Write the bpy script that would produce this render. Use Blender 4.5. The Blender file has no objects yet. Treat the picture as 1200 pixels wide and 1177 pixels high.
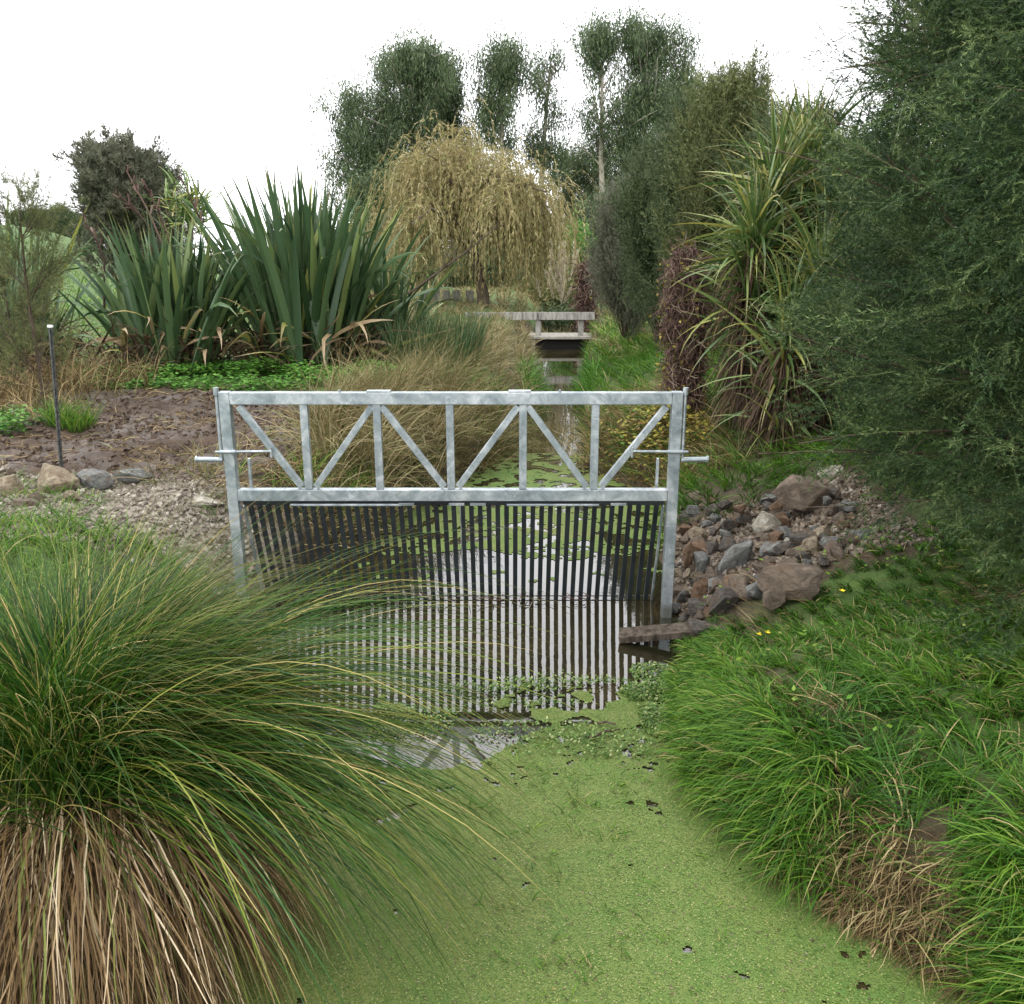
import bpy, bmesh, math
import numpy as np
from mathutils import Vector

# ------------------------------------------------------------------ camera
S = bpy.context.scene
COL = S.collection
HC = 2.3                      # eye height above the water
F = 1020.0                    # focal length in photo pixels (1200 wide)
TH = math.atan(288 / F)       # pitch down
cam = bpy.data.cameras.new('camera')
cam.sensor_fit = 'HORIZONTAL'
cam.sensor_width = 36
cam.lens = F / 1200 * 36
cam.clip_start = 0.05
cam.clip_end = 3000
camo = bpy.data.objects.new('camera', cam)
camo.location = (0, 0, HC)
camo.rotation_euler = (math.pi / 2 - TH, 0, 0)
COL.objects.link(camo)
S.camera = camo
# ------------------------------------------------------------------ sky, sun, exposure
SUN_EL, SUN_AZ = math.radians(58), math.radians(250)
W = bpy.data.worlds.new('World')
S.world = W
W.use_nodes = True
nt = W.node_tree
nt.nodes.clear()
wo = nt.nodes.new('ShaderNodeOutputWorld')
bg = nt.nodes.new('ShaderNodeBackground')
bg.inputs['Strength'].default_value = 0.080
sky = nt.nodes.new('ShaderNodeTexSky')
sky.sky_type = 'NISHITA'
sky.sun_disc = False
sky.sun_elevation = SUN_EL
sky.sun_rotation = SUN_AZ
tc = nt.nodes.new('ShaderNodeTexCoord')
sx = nt.nodes.new('ShaderNodeSeparateXYZ')
nt.links.new(tc.outputs['Generated'], sx.inputs[0])
rp = nt.nodes.new('ShaderNodeMapRange')       # closed overcast: brighter towards the zenith
rp.inputs['From Min'].default_value = 0.0
rp.inputs['From Max'].default_value = 1.0
rp.inputs['To Min'].default_value = 34
rp.inputs['To Max'].default_value = 42
nt.links.new(sx.outputs['Z'], rp.inputs['Value'])
vm = nt.nodes.new('ShaderNodeVectorMath')
vm.operation = 'SCALE'
vm.inputs[0].default_value = (1.0, 1.0, 1.03)
nt.links.new(rp.outputs[0], vm.inputs['Scale'])
mx = nt.nodes.new('ShaderNodeMix')
mx.data_type = 'RGBA'
mx.inputs['Factor'].default_value = 0.93      # cloud layer over the clear sky
nt.links.new(sky.outputs[0], mx.inputs['A'])
nt.links.new(vm.outputs[0], mx.inputs['B'])
nt.links.new(mx.outputs['Result'], bg.inputs['Color'])
nt.links.new(bg.outputs[0], wo.inputs[0])
sun = bpy.data.lights.new('sun', 'SUN')
sun.energy = 1.5
sun.angle = math.radians(25)
sun.color = (1, 0.96, 0.9)
suno = bpy.data.objects.new('sun', sun)
suno.rotation_euler = (math.pi / 2 - SUN_EL, 0, math.radians(-60))
suno.location = (-10, -10, 30)
COL.objects.link(suno)
S.view_settings.view_transform = 'Standard'
S.view_settings.look = 'None'
S.view_settings.exposure = 0.0
S.view_settings.gamma = 1
S.view_settings.use_curve_mapping = False
S.cycles.use_denoising = True
S.cycles.max_bounces = 6
S.cycles.diffuse_bounces = 3
S.cycles.glossy_bounces = 3
S.cycles.transmission_bounces = 2

# ------------------------------------------------------------------ helpers
R = np.random.default_rng(7)
PI = math.pi
CT, ST = math.cos(TH), math.sin(TH)


def U(a, b, n=None):
    return R.uniform(a, b, n)


def ray(px, py):
    """direction of the sight line through photo pixel px,py, scaled to dy = 1"""
    u, v = (px - 600) / F, (py - 588.5) / F
    y = CT - v * ST
    z = -ST - v * CT
    return np.array([u / y, 1.0, z / y])


def at(px, py, Y):
    return np.array([0, 0, HC]) + ray(px, py) * Y


def onz(px, py, z):
    r = ray(px, py)
    return np.array([0, 0, HC]) + r * ((z - HC) / r[2])


def _hash(i, j, s):
    n = (i * 374761393 + j * 668265263 + s * 1442695041) & 0xffffffff
    n = ((n ^ (n >> 13)) * 1274126177) & 0xffffffff
    return ((n ^ (n >> 16)) & 0xffff) / 65535.0


def noise(x, y, s=0):
    x = np.asarray(x, float); y = np.asarray(y, float)
    i = np.floor(x).astype(np.int64); j = np.floor(y).astype(np.int64)
    fx = x - i; fy = y - j
    fx = fx * fx * (3 - 2 * fx); fy = fy * fy * (3 - 2 * fy)
    a = _hash(i, j, s) * (1 - fx) + _hash(i + 1, j, s) * fx
    b = _hash(i, j + 1, s) * (1 - fx) + _hash(i + 1, j + 1, s) * fx
    return a * (1 - fy) + b * fy


def fbm(x, y, s=0, o=3):
    t = 0; a = 0.5
    for k in range(o):
        t = t + a * noise(x * 2 ** k, y * 2 ** k, s + k); a *= 0.5
    return t / (1 - 0.5 ** o)


def sstep(a, b, x):
    t = np.clip((x - a) / (b - a), 0, 1)
    return t * t * (3 - 2 * t)


def nrm(v):
    return v / np.maximum(np.linalg.norm(v, axis=-1, keepdims=True), 1e-9)


def setp(o, label=None, cat=None, group=None, kind=None):
    if label: o['label'] = label
    if cat: o['category'] = cat
    if group: o['group'] = group
    if kind: o['kind'] = kind
    return o


def rootloc(o):
    l = np.zeros(3)
    while o is not None:
        l += np.array(o.location); o = o.parent
    return l


def empty(name, loc, label, cat, group=None):
    o = bpy.data.objects.new(name, None)
    o.empty_display_size = 0.2
    o.location = tuple(map(float, loc))
    COL.objects.link(o)
    return setp(o, label, cat, group)


def mesh_data(name, V, Fc, mat, attrs=None, smooth=False):
    V = np.ascontiguousarray(V, dtype=np.float32).reshape(-1, 3)
    me = bpy.data.meshes.new(name)
    if isinstance(Fc, list):
        me.from_pydata(V.tolist(), [], Fc)
    else:
        Fc = np.ascontiguousarray(Fc, dtype=np.int32)
        n, k = Fc.shape
        me.vertices.add(len(V)); me.vertices.foreach_set('co', V.ravel())
        me.loops.add(n * k); me.loops.foreach_set('vertex_index', Fc.ravel())
        me.polygons.add(n)
        me.polygons.foreach_set('loop_start', np.arange(0, n * k, k, dtype=np.int32))
        me.update(calc_edges=True)
    for an, av in (attrs or {}).items():
        a = me.attributes.new(an, 'FLOAT', 'POINT')
        a.data.foreach_set('value', np.ascontiguousarray(av, dtype=np.float32).ravel())
    me.polygons.foreach_set('use_smooth', np.full(len(me.polygons), smooth))
    if mat: me.materials.append(mat)
    me.update()
    return me


def mk(name, V, Fc, mat, parent=None, attrs=None, smooth=False, loc=None, kind=None, **kw):
    V = np.asarray(V, dtype=float).reshape(-1, 3)
    if parent is not None: off = rootloc(parent)
    elif loc is not None: off = np.asarray(loc, float)
    else: off = np.array([V[:, 0].mean(), V[:, 1].mean(), V[:, 2].min()])
    me = mesh_data(name, V - off, Fc, mat, attrs, smooth)
    o = bpy.data.objects.new(name, me)
    COL.objects.link(o)
    if parent is not None: o.parent = parent
    else: o.location = tuple(off)
    setp(o, kind=kind, **kw)
    return o


def join(*parts):
    """parts: (V, F, attrs) with the same face size"""
    Vs, Fs, A = [], [], {}
    n = 0
    for V, Fc, at_ in parts:
        Vs.append(V); Fs.append(Fc + n); n += len(V)
        for k, v in at_.items(): A.setdefault(k, []).append(v)
    return np.vstack(Vs), np.vstack(Fs), {k: np.concatenate(v) for k, v in A.items()}


def lines(base, d, L, k, bend=(0, 0, 0), wob=0.0):
    base = np.asarray(base, float); n = len(base)
    d = nrm(np.asarray(d, float)); L = np.broadcast_to(np.asarray(L, float), (n,))
    bend = np.broadcast_to(np.asarray(bend, float), (n, 3))
    P = np.empty((n, k + 1, 3)); P[:, 0] = base
    for i in range(k):
        P[:, i + 1] = P[:, i] + d * (L / k)[:, None]
        d = nrm(d + bend / k + R.normal(0, 1, (n, 3)) * wob)
    return P


def along(P, t):
    """P (n,k+1,3), t (n,m) -> positions, tangents (n,m,3)"""
    n, k1, _ = P.shape
    f = np.clip(t, 0, 0.9999) * (k1 - 1)
    i = f.astype(int); w = (f - i)[..., None]
    r = np.arange(n)[:, None]
    a = P[r, i]; b = P[r, i + 1]
    return a * (1 - w) + b * w, nrm(b - a)


def perp(t):
    v = R.normal(0, 1, t.shape)
    v = v - t * np.sum(v * t, axis=-1, keepdims=True)
    return nrm(v)


def children(P, m, t0, t1, ang, L, k, bend=(0, 0, 0), wob=0.0, lf=None):
    n = len(P)
    t = U(t0, t1, (n, m))
    p, tg = along(P, t)
    a = ang if np.isscalar(ang) else U(ang[0], ang[1], (n, m))[..., None]
    d = tg * np.cos(a) + perp(tg) * np.sin(a)
    ll = L if np.isscalar(L) else U(L[0], L[1], (n, m))
    if lf is not None: ll = ll * lf(t)
    ll = np.broadcast_to(ll, (n, m)).ravel()
    return lines(p.reshape(-1, 3), d.reshape(-1, 3), ll, k, bend, wob)


def tubes(P, r0, r1, s=4):
    n, k1, _ = P.shape
    tg = np.empty_like(P)
    tg[:, 1:-1] = P[:, 2:] - P[:, :-2]; tg[:, 0] = P[:, 1] - P[:, 0]; tg[:, -1] = P[:, -1] - P[:, -2]
    tg = nrm(tg)
    ref = np.zeros_like(P); ref[..., 0] = 1
    ref[np.abs(tg[..., 0]) > 0.9] = (0, 1, 0)
    a = nrm(np.cross(tg, ref)); b = np.cross(tg, a)
    r0 = np.broadcast_to(np.asarray(r0, float), (n,)); r1 = np.broadcast_to(np.asarray(r1, float), (n,))
    r = r0[:, None] + (r1 - r0)[:, None] * np.linspace(0, 1, k1)[None]
    th = np.arange(s) * 2 * PI / s
    V = P[:, :, None] + r[:, :, None, None] * (a[:, :, None] * np.cos(th)[None, None, :, None] + b[:, :, None] * np.sin(th)[None, None, :, None])
    idx = np.arange(n * k1 * s).reshape(n, k1, s)
    q = np.stack([idx[:, :-1], np.roll(idx, -1, 2)[:, :-1], np.roll(idx, -1, 2)[:, 1:], idx[:, 1:]], -1).reshape(-1, 4)
    rnd = np.repeat(U(0, 1, n), k1 * s)
    return V.reshape(-1, 3), q, {'rnd': rnd, 't': np.tile(np.repeat(np.linspace(0, 1, k1), s), n)}


def needles(p, tg, L, Wd, spread, rnd=None):
    p = p.reshape(-1, 3); tg = tg.reshape(-1, 3); n = len(p)
    L = np.broadcast_to(L, (n,)) * U(0.6, 1.2, n)
    q = perp(tg)
    a = U(spread[0], spread[1], n)[:, None]
    d = tg * np.cos(a) + q * np.sin(a)
    s = perp(d) * (Wd / 2)
    V = np.stack([p - s, p + s, p + d * L[:, None]], 1)
    r = U(0, 1, n) if rnd is None else rnd.ravel()
    return V.reshape(-1, 3), np.arange(n * 3).reshape(n, 3), {'rnd': np.repeat(r, 3), 't': np.tile([0, 0, 1.0], n)}


def leafq(p, d, L, Wd, rnd=None, flat=None):
    """rhombic leaves, 4 verts; flat: bias of the side vector to the horizontal"""
    n = len(p)
    d = nrm(d)
    L = np.broadcast_to(L, (n,)) * U(0.65, 1.25, n)
    s = perp(d)
    if flat is not None:
        h = nrm(np.cross(d, np.array([0, 0, 1.0])) + 1e-6)
        s = nrm(s * (1 - flat) + h * flat)
    Wd = np.broadcast_to(Wd, (n,))
    m = p + d * (L * 0.45)[:, None]
    V = np.stack([p, m + s * (Wd / 2)[:, None], p + d * L[:, None], m - s * (Wd / 2)[:, None]], 1)
    r = U(0, 1, n) if rnd is None else rnd
    return V.reshape(-1, 3), np.arange(n * 4).reshape(n, 4), {'rnd': np.repeat(r, 4), 't': np.tile([0, 0.45, 1.0, 0.45], n)}


def blade_lines(base, az, L, a0, a1, k, p=1.0, azw=0.0):
    """grass blades: the angle from vertical goes a0 -> a1 along the blade"""
    n = len(base)
    P = np.empty((n, k + 1, 3)); P[:, 0] = base
    az = np.broadcast_to(az, (n,)).copy()
    for i in range(k):
        t = ((i + 0.5) / k) ** p
        a = a0 + (a1 - a0) * t
        az = az + R.normal(0, 1, n) * azw
        d = np.stack([np.cos(az) * np.sin(a), np.sin(az) * np.sin(a), np.cos(a)], -1)
        P[:, i + 1] = P[:, i] + d * (L / k)[:, None]
    return P


def ribbons(P, Wd, twist=0.5, rnd=None, shape='blade', fold=0.0):
    """flat blades as ribbons; fold > 0 gives a keeled leaf of three verts across"""
    n, k1, _ = P.shape
    tg = np.empty_like(P)
    tg[:, 1:-1] = P[:, 2:] - P[:, :-2]; tg[:, 0] = P[:, 1] - P[:, 0]; tg[:, -1] = P[:, -1] - P[:, -2]
    tg = nrm(tg)
    s0 = np.cross(tg, np.array([0, 0, 1.0]))
    bad = np.linalg.norm(s0, axis=-1) < 0.1
    s0[bad] = (1, 0.3, 0)
    # keep the side vector continuous along the blade
    for i in range(1, k1):
        f = np.sum(s0[:, i] * s0[:, i - 1], -1) < 0
        s0[f, i] *= -1
    s0 = nrm(s0); up = np.cross(s0, tg)
    ph = (R.normal(0, twist, n)[:, None] + R.normal(0, twist * 0.8, n)[:, None] * np.linspace(0, 1, k1)[None])[..., None]
    s = s0 * np.cos(ph) + up * np.sin(ph)
    nn = np.cross(s, tg)
    t = np.linspace(0, 1, k1)
    if shape == 'blade': w = (0.75 + 0.25 * np.sin(t * PI)) * (1 - t ** 2.2) + 0.02
    elif shape == 'flax': w = np.minimum(1, 0.72 + 0.9 * t) * (1 - t ** 5) * np.where(t > 0.7, 1 - 0.75 * ((t - 0.7) / 0.3) ** 1.3, 1) + 0.01
    else: w = 1 - 0.85 * t
    Wd = np.broadcast_to(Wd, (n,))
    hw = 0.5 * Wd[:, None] * w[None]
    r = U(0, 1, n) if rnd is None else rnd
    if fold > 0:
        A = P - s * hw[..., None] + nn * (hw * fold)[..., None]
        B = P + s * hw[..., None] + nn * (hw * fold)[..., None]
        V = np.stack([A, P, B], 2); m = 3
    else:
        V = np.stack([P - s * hw[..., None], P + s * hw[..., None]], 2); m = 2
    idx = np.arange(n * k1 * m).reshape(n, k1, m)
    q = np.stack([idx[:, :-1, :-1], idx[:, :-1, 1:], idx[:, 1:, 1:], idx[:, 1:, :-1]], -1).reshape(-1, 4)
    return V.reshape(-1, 3), q, {'rnd': np.repeat(r, k1 * m), 't': np.tile(np.repeat(t, m), n)}


def box(c, sz, ax=None):
    """box V,F; ax: 3x3 rows = local axes"""
    c = np.asarray(c, float); h = np.asarray(sz, float) / 2
    g = np.array([[x, y, z] for x in (-1, 1) for y in (-1, 1) for z in (-1, 1)], float) * h
    if ax is not None: g = g @ np.asarray(ax, float)
    return g + c, [[0, 1, 3, 2], [4, 6, 7, 5], [0, 4, 5, 1], [2, 3, 7, 6], [0, 2, 6, 4], [1, 5, 7, 3]]


def bar(a, b, w, d, up=(0, 1, 0)):
    """square bar from a to b: w across, d along 'up'"""
    a = np.asarray(a, float); b = np.asarray(b, float)
    t = nrm(b - a); u = np.asarray(up, float); u = nrm(u - t * np.dot(u, t)); s = np.cross(t, u)
    return box((a + b) / 2, (np.linalg.norm(b - a), d, w), np.stack([t, u, s]))


def bevelled(name, VF, mat, parent, bev=0.003, seg=2, **kw):
    V, Fc = VF
    off = rootloc(parent) if parent is not None else np.array([V[:, 0].mean(), V[:, 1].mean(), V[:, 2].min()])
    bm = bmesh.new()
    vs = [bm.verts.new(tuple(v - off)) for v in V]
    for f in Fc: bm.faces.new([vs[i] for i in f])
    bmesh.ops.recalc_face_normals(bm, faces=bm.faces)
    bmesh.ops.bevel(bm, geom=bm.edges[:], offset=bev, segments=seg, affect='EDGES', profile=0.6)
    me = bpy.data.meshes.new(name); bm.to_mesh(me); bm.free()
    me.materials.append(mat)
    o = bpy.data.objects.new(name, me); COL.objects.link(o)
    if parent is not None: o.parent = parent
    else: o.location = tuple(off)
    return setp(o, **kw)


def rod(name, pts, r, mat, parent, s=10, **kw):
    V, q, A = tubes(np.array([pts], float), r, r, s)
    n = len(V) // s
    Fc = q.tolist() + [list(range(s))[::-1], list(range((n - 1) * s, n * s))]
    return mk(name, V, Fc, mat, parent, attrs=A, smooth=False, **kw)


# ------------------------------------------------------------------ materials
class NB:
    def __init__(s, name):
        s.m = bpy.data.materials.new(name); s.m.use_nodes = True
        s.t = s.m.node_tree; s.t.nodes.clear()
        s.out = s.n('ShaderNodeOutputMaterial')

    def n(s, ty, **kw):
        x = s.t.nodes.new(ty)
        for k, v in kw.items(): setattr(x, k, v)
        return x

    def l(s, a, b): s.t.links.new(a, b)

    def attr(s, n): return s.n('ShaderNodeAttribute', attribute_name=n).outputs['Fac']

    def ramp(s, fac, stops):
        r = s.n('ShaderNodeValToRGB'); e = r.color_ramp.elements
        while len(e) < len(stops): e.new(0.5)
        for i, (p, c) in enumerate(stops):
            e[i].position = p; e[i].color = (c[0], c[1], c[2], 1) if not np.isscalar(c) else (c, c, c, 1)
        s.l(fac, r.inputs[0]); return r.outputs[0]

    def mix(s, f, a, b, mode='MIX'):
        m = s.n('ShaderNodeMix', data_type='RGBA', blend_type=mode)
        for v, k in ((f, 'Factor'), (a, 'A'), (b, 'B')):
            if hasattr(v, 'is_output'): s.l(v, m.inputs[k])
            elif np.isscalar(v): m.inputs[k].default_value = v
            else: m.inputs[k].default_value = (*v, 1)
        return m.outputs['Result']

    def noise(s, sc, det=4, rough=0.55, co=None, dist=0.0):
        x = s.n('ShaderNodeTexNoise'); x.inputs['Scale'].default_value = sc
        x.inputs['Detail'].default_value = det; x.inputs['Roughness'].default_value = rough
        x.inputs['Distortion'].default_value = dist
        s.l(co if co is not None else s.obj(), x.inputs['Vector']); return x.outputs['Fac']

    def vor(s, sc, co=None, out='Distance', feat='F1'):
        x = s.n('ShaderNodeTexVoronoi', feature=feat); x.inputs['Scale'].default_value = sc
        s.l(co if co is not None else s.obj(), x.inputs['Vector']); return x.outputs[out]

    def obj(s): return s.n('ShaderNodeTexCoord').outputs['Object']

    def bump(s, h, st, d=0.01, nrm_=None):
        b = s.n('ShaderNodeBump'); b.inputs['Strength'].default_value = st; b.inputs['Distance'].default_value = d
        s.l(h, b.inputs['Height'])
        if nrm_ is not None: s.l(nrm_, b.inputs['Normal'])
        return b.outputs[0]

    def bsdf(s, col, rough=0.6, metal=0.0, normal=None, spec=0.5, ior=None):
        p = s.n('ShaderNodeBsdfPrincipled')
        for v, k in ((col, 'Base Color'), (rough, 'Roughness'), (metal, 'Metallic')):
            if hasattr(v, 'is_output'): s.l(v, p.inputs[k])
            elif np.isscalar(v): p.inputs[k].default_value = v
            else: p.inputs[k].default_value = (*v, 1)
        p.inputs['Specular IOR Level'].default_value = spec
        if ior: p.inputs['IOR'].default_value = ior
        if normal is not None: s.l(normal, p.inputs['Normal'])
        return p.outputs[0]

    def done(s, sh): s.l(sh, s.out.inputs[0]); return s.m


def leafmat(name, stops, tip=None, tipr=(0.75, 1.0), base=None, baser=(0.0, 0.2), rough=0.55, tr=0.22, spec=0.28, inst=False):
    b = NB(name)
    fac = b.attr('rnd')
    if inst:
        oi = b.n('ShaderNodeObjectInfo').outputs['Random']
        m1 = b.n('ShaderNodeMath', operation='MULTIPLY_ADD'); b.l(fac, m1.inputs[0]); m1.inputs[1].default_value = 0.5; m1.inputs[2].default_value = 0.0
        m2 = b.n('ShaderNodeMath', operation='MULTIPLY_ADD'); b.l(oi, m2.inputs[0]); m2.inputs[1].default_value = 0.5; b.l(m1.outputs[0], m2.inputs[2])
        fac = m2.outputs[0]
    c = b.ramp(fac, stops)
    if tip is not None:
        f = b.ramp(b.attr('t'), [(tipr[0], 0.0), (tipr[1], 1.0)])
        c = b.mix(f, c, tip)
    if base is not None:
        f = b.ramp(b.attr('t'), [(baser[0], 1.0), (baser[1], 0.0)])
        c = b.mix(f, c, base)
    sh = b.bsdf(c, rough, spec=spec)
    if tr > 0:
        t = b.n('ShaderNodeBsdfTranslucent'); b.l(c, t.inputs[0])
        m = b.n('ShaderNodeMixShader'); m.inputs[0].default_value = tr
        b.l(sh, m.inputs[1]); b.l(t.outputs[0], m.inputs[2]); sh = m.outputs[0]
    return b.done(sh)


def barkmat(name, c1, c2, sc=20):
    b = NB(name)
    mp = b.n('ShaderNodeMapping'); mp.inputs['Scale'].default_value = (1, 1, 0.2)
    b.l(b.obj(), mp.inputs[0])
    f = b.noise(sc, 5, 0.6, mp.outputs[0])
    c = b.ramp(f, [(0.35, c1), (0.65, c2)])
    return b.done(b.bsdf(c, 0.9, normal=b.bump(f, 0.6, 0.02), spec=0.2))


def galv():
    b = NB('galvanised_steel')
    co = b.n('ShaderNodeNewGeometry').outputs['Position']
    sp = b.vor(34, co, 'Color')
    bw = b.n('ShaderNodeRGBToBW'); b.l(sp, bw.inputs[0])
    n1 = b.noise(5.5, 5, 0.7, co, 0.8)
    n2 = b.noise(13, 5, 0.65, co, 1.5)
    c = b.ramp(n1, [(0.34, (0.17, 0.21, 0.225)), (0.50, (0.30, 0.345, 0.36)), (0.66, (0.58, 0.61, 0.62))])
    c = b.mix(0.22, c, b.ramp(bw.outputs[0], [(0.2, (0.26, 0.30, 0.32)), (0.8, (0.50, 0.535, 0.55))]))
    c = b.mix(b.ramp(n2, [(0.60, 0.0), (0.72, 0.55)]), c, (0.80, 0.82, 0.83))
    c = b.mix(b.ramp(b.noise(5, 4, 0.6, co), [(0.62, 0.0), (0.75, 0.35)]), c, (0.30, 0.36, 0.33))
    sz_ = b.n('ShaderNodeSeparateXYZ'); b.l(co, sz_.inputs[0])
    zz = b.n('ShaderNodeMath', operation='MULTIPLY_ADD'); b.l(n2, zz.inputs[0]); zz.inputs[1].default_value = -0.12; b.l(sz_.outputs['Z'], zz.inputs[2])
    c = b.mix(b.ramp(zz.outputs[0], [(0.0, 0.65), (0.05, 0.0)]), c, (0.10, 0.10, 0.06))
    ro = b.ramp(n2, [(0.3, 0.34), (0.7, 0.58)])
    return b.done(b.bsdf(c, ro, 0.55, normal=b.bump(n2, 0.12, 0.004)))


M = {}
M['galv'] = galv()
b = NB('dark_bar_steel')
co = b.n('ShaderNodeNewGeometry').outputs['Position']
n1 = b.noise(7, 4, 0.6, co)
M['bar'] = b.done(b.bsdf(b.ramp(n1, [(0.35, (0.010, 0.014, 0.016)), (0.7, (0.028, 0.036, 0.040))]), b.ramp(n1, [(0.3, 0.35), (0.7, 0.6)]), 0.1))
# water: dark, murky, mirror-like
b = NB('creek_water')
wn = b.noise(2.2, 3, 0.5, None, 0.4)
wn2 = b.noise(14, 2, 0.5)
nb = b.bump(wn2, 0.02, 0.008, b.bump(wn, 0.06, 0.02))
M['water'] = b.done(b.bsdf(b.ramp(b.noise(1.3, 4), [(0.4, (0.012, 0.012, 0.006)), (0.65, (0.035, 0.028, 0.012))]), 0.02, normal=nb, ior=1.95))
# duckweed mat
b = NB('duckweed')
v1 = b.vor(150); v2 = b.vor(420)
big = b.noise(0.8, 5, 0.68, None, 1.2); mid = b.noise(9, 4, 0.65); fine = b.noise(160, 2, 0.6)
c = b.ramp(big, [(0.32, (0.070, 0.165, 0.030)), (0.48, (0.110, 0.178, 0.038)), (0.66, (0.175, 0.178, 0.055))])
c = b.mix(b.ramp(mid, [(0.40, 0.0), (0.72, 0.6)]), c, (0.225, 0.235, 0.085))
c = b.mix(b.ramp(fine, [(0.40, 0.55), (0.56, 0.0)]), c, (0.07, 0.10, 0.025))
c = b.mix(b.ramp(v1, [(0.25, 0.0), (0.7, 0.5)]), c, (0.09, 0.13, 0.03))
c = b.mix(b.ramp(b.noise(30, 3, 0.7), [(0.66, 0.0), (0.72, 0.6)]), c, (0.10, 0.085, 0.04))
M['duck'] = b.done(b.bsdf(c, 0.75, normal=b.bump(v1, 0.8, 0.004, b.bump(fine, 0.7, 0.004)), spec=0.25))
M['frond'] = leafmat('duckweed_frond', [(0, (0.04, 0.085, 0.016)), (0.4, (0.09, 0.155, 0.028)), (0.8, (0.145, 0.195, 0.042)), (1, (0.27, 0.27, 0.11))], tr=0.0, rough=0.6)
# ground
b = NB('ground')
mud = b.attr('mud'); gr = b.attr('gravel'); so = b.attr('soil')
n0 = b.noise(1.2, 5, 0.6); n1 = b.noise(7, 6, 0.7); n2 = b.noise(40, 4, 0.7)
gcol = b.mix(0.6, b.ramp(n0, [(0.35, (0.045, 0.105, 0.014)), (0.65, (0.075, 0.135, 0.024))]), b.ramp(n1, [(0.35, (0.025, 0.055, 0.010)), (0.7, (0.095, 0.15, 0.030))]))
mcol = b.mix(0.5, b.ramp(n1, [(0.3, (0.020, 0.011, 0.006)), (0.5, (0.048, 0.028, 0.015)), (0.72, (0.115, 0.070, 0.040))]), b.ramp(n2, [(0.35, (0.022, 0.014, 0.009)), (0.7, (0.095, 0.064, 0.040))]))
scol = b.mix(0.5, b.ramp(n1, [(0.35, (0.04, 0.028, 0.015)), (0.7, (0.09, 0.07, 0.035))]), b.ramp(n2, [(0.35, (0.03, 0.022, 0.012)), (0.7, (0.10, 0.075, 0.04))]))
rcol = b.ramp(b.vor(38, None, 'Color'), [(0.1, (0.08, 0.062, 0.042)), (0.5, (0.17, 0.145, 0.11)), (0.9, (0.28, 0.25, 0.20))])
c = b.mix(so, gcol, scol); c = b.mix(mud, c, mcol); c = b.mix(gr, c, rcol)
ro = b.mix(mud, (0.95,) * 3, b.ramp(n0, [(0.44, 0.18), (0.56, 0.85)]))
M['ground'] = b.done(b.bsdf(c, ro, normal=b.bump(n1, 0.8, 0.06, b.bump(n2, 0.6, 0.015)), spec=0.5))
b = NB('mud_clod')
n2 = b.noise(25, 5, 0.7)
M['clod'] = b.done(b.bsdf(b.ramp(n2, [(0.3, (0.020, 0.011, 0.006)), (0.5, (0.048, 0.028, 0.015)), (0.68, (0.12, 0.075, 0.043))]), 0.75, normal=b.bump(n2, 0.7, 0.02)))


def rockmat(name, c1, c2, c3, sc=6, rough=0.85):
    b = NB(name)
    oi = b.n('ShaderNodeObjectInfo')
    ad = b.n('ShaderNodeVectorMath', operation='ADD'); b.l(b.obj(), ad.inputs[0])
    cb = b.n('ShaderNodeCombineXYZ')
    mu = b.n('ShaderNodeMath', operation='MULTIPLY'); mu.inputs[1].default_value = 37; b.l(oi.outputs['Random'], mu.inputs[0]); b.l(mu.outputs[0], cb.inputs[0])
    b.l(cb.outputs[0], ad.inputs[1]); co = ad.outputs[0]
    n1 = b.noise(sc, 6, 0.7, co, 0.6); n2 = b.noise(sc * 9, 5, 0.75, co); n3 = b.noise(sc * 0.6, 3, 0.6, co)
    c = b.ramp(n1, [(0.32, c1), (0.5, c2), (0.68, c3)])
    c = b.mix(b.ramp(n3, [(0.54, 0.0), (0.68, 0.6)]), c, (0.15, 0.095, 0.056))
    c = b.mix(b.ramp(n2, [(0.62, 0.0), (0.74, 0.5)]), c, (0.45, 0.43, 0.38))
    c = b.mix(b.ramp(n2, [(0.30, 0.6), (0.42, 0.0)]), c, tuple(x * 0.45 for x in c1))
    return b.done(b.bsdf(c, rough, normal=b.bump(n1, 0.8, 0.05, b.bump(n2, 0.7, 0.012)), spec=0.3))


M['rock_brown'] = rockmat('brown_rock', (0.075, 0.058, 0.043), (0.145, 0.112, 0.083), (0.23, 0.185, 0.14))
M['rock_rust'] = rockmat('rusty_rock', (0.095, 0.058, 0.036), (0.17, 0.105, 0.062), (0.26, 0.19, 0.13))
M['rock_grey'] = rockmat('grey_rock', (0.085, 0.09, 0.088), (0.17, 0.175, 0.165), (0.30, 0.30, 0.27))
M['rock_dark'] = rockmat('dark_rock', (0.045, 0.042, 0.038), (0.09, 0.08, 0.068), (0.17, 0.15, 0.125))
M['rock_tan'] = rockmat('tan_rock', (0.16, 0.13, 0.09), (0.27, 0.22, 0.15), (0.40, 0.34, 0.25))
M['rock_pale'] = rockmat('pale_rock', (0.22, 0.19, 0.14), (0.38, 0.35, 0.28), (0.55, 0.53, 0.47))
M['wood_old'] = barkmat('weathered_board', (0.035, 0.027, 0.02), (0.11, 0.09, 0.07), 30)
M['wood_pale'] = barkmat('pale_timber', (0.15, 0.145, 0.125), (0.36, 0.35, 0.31), 14)
M['bark_brown'] = barkmat('brown_bark', (0.05, 0.038, 0.026), (0.13, 0.10, 0.07), 14)
M['bark_pale'] = barkmat('pale_bark', (0.22, 0.19, 0.15), (0.42, 0.38, 0.32), 6)
M['twig'] = barkmat('twig_bark', (0.045, 0.032, 0.022), (0.11, 0.085, 0.06), 60)
b = NB('dark_post')
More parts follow.
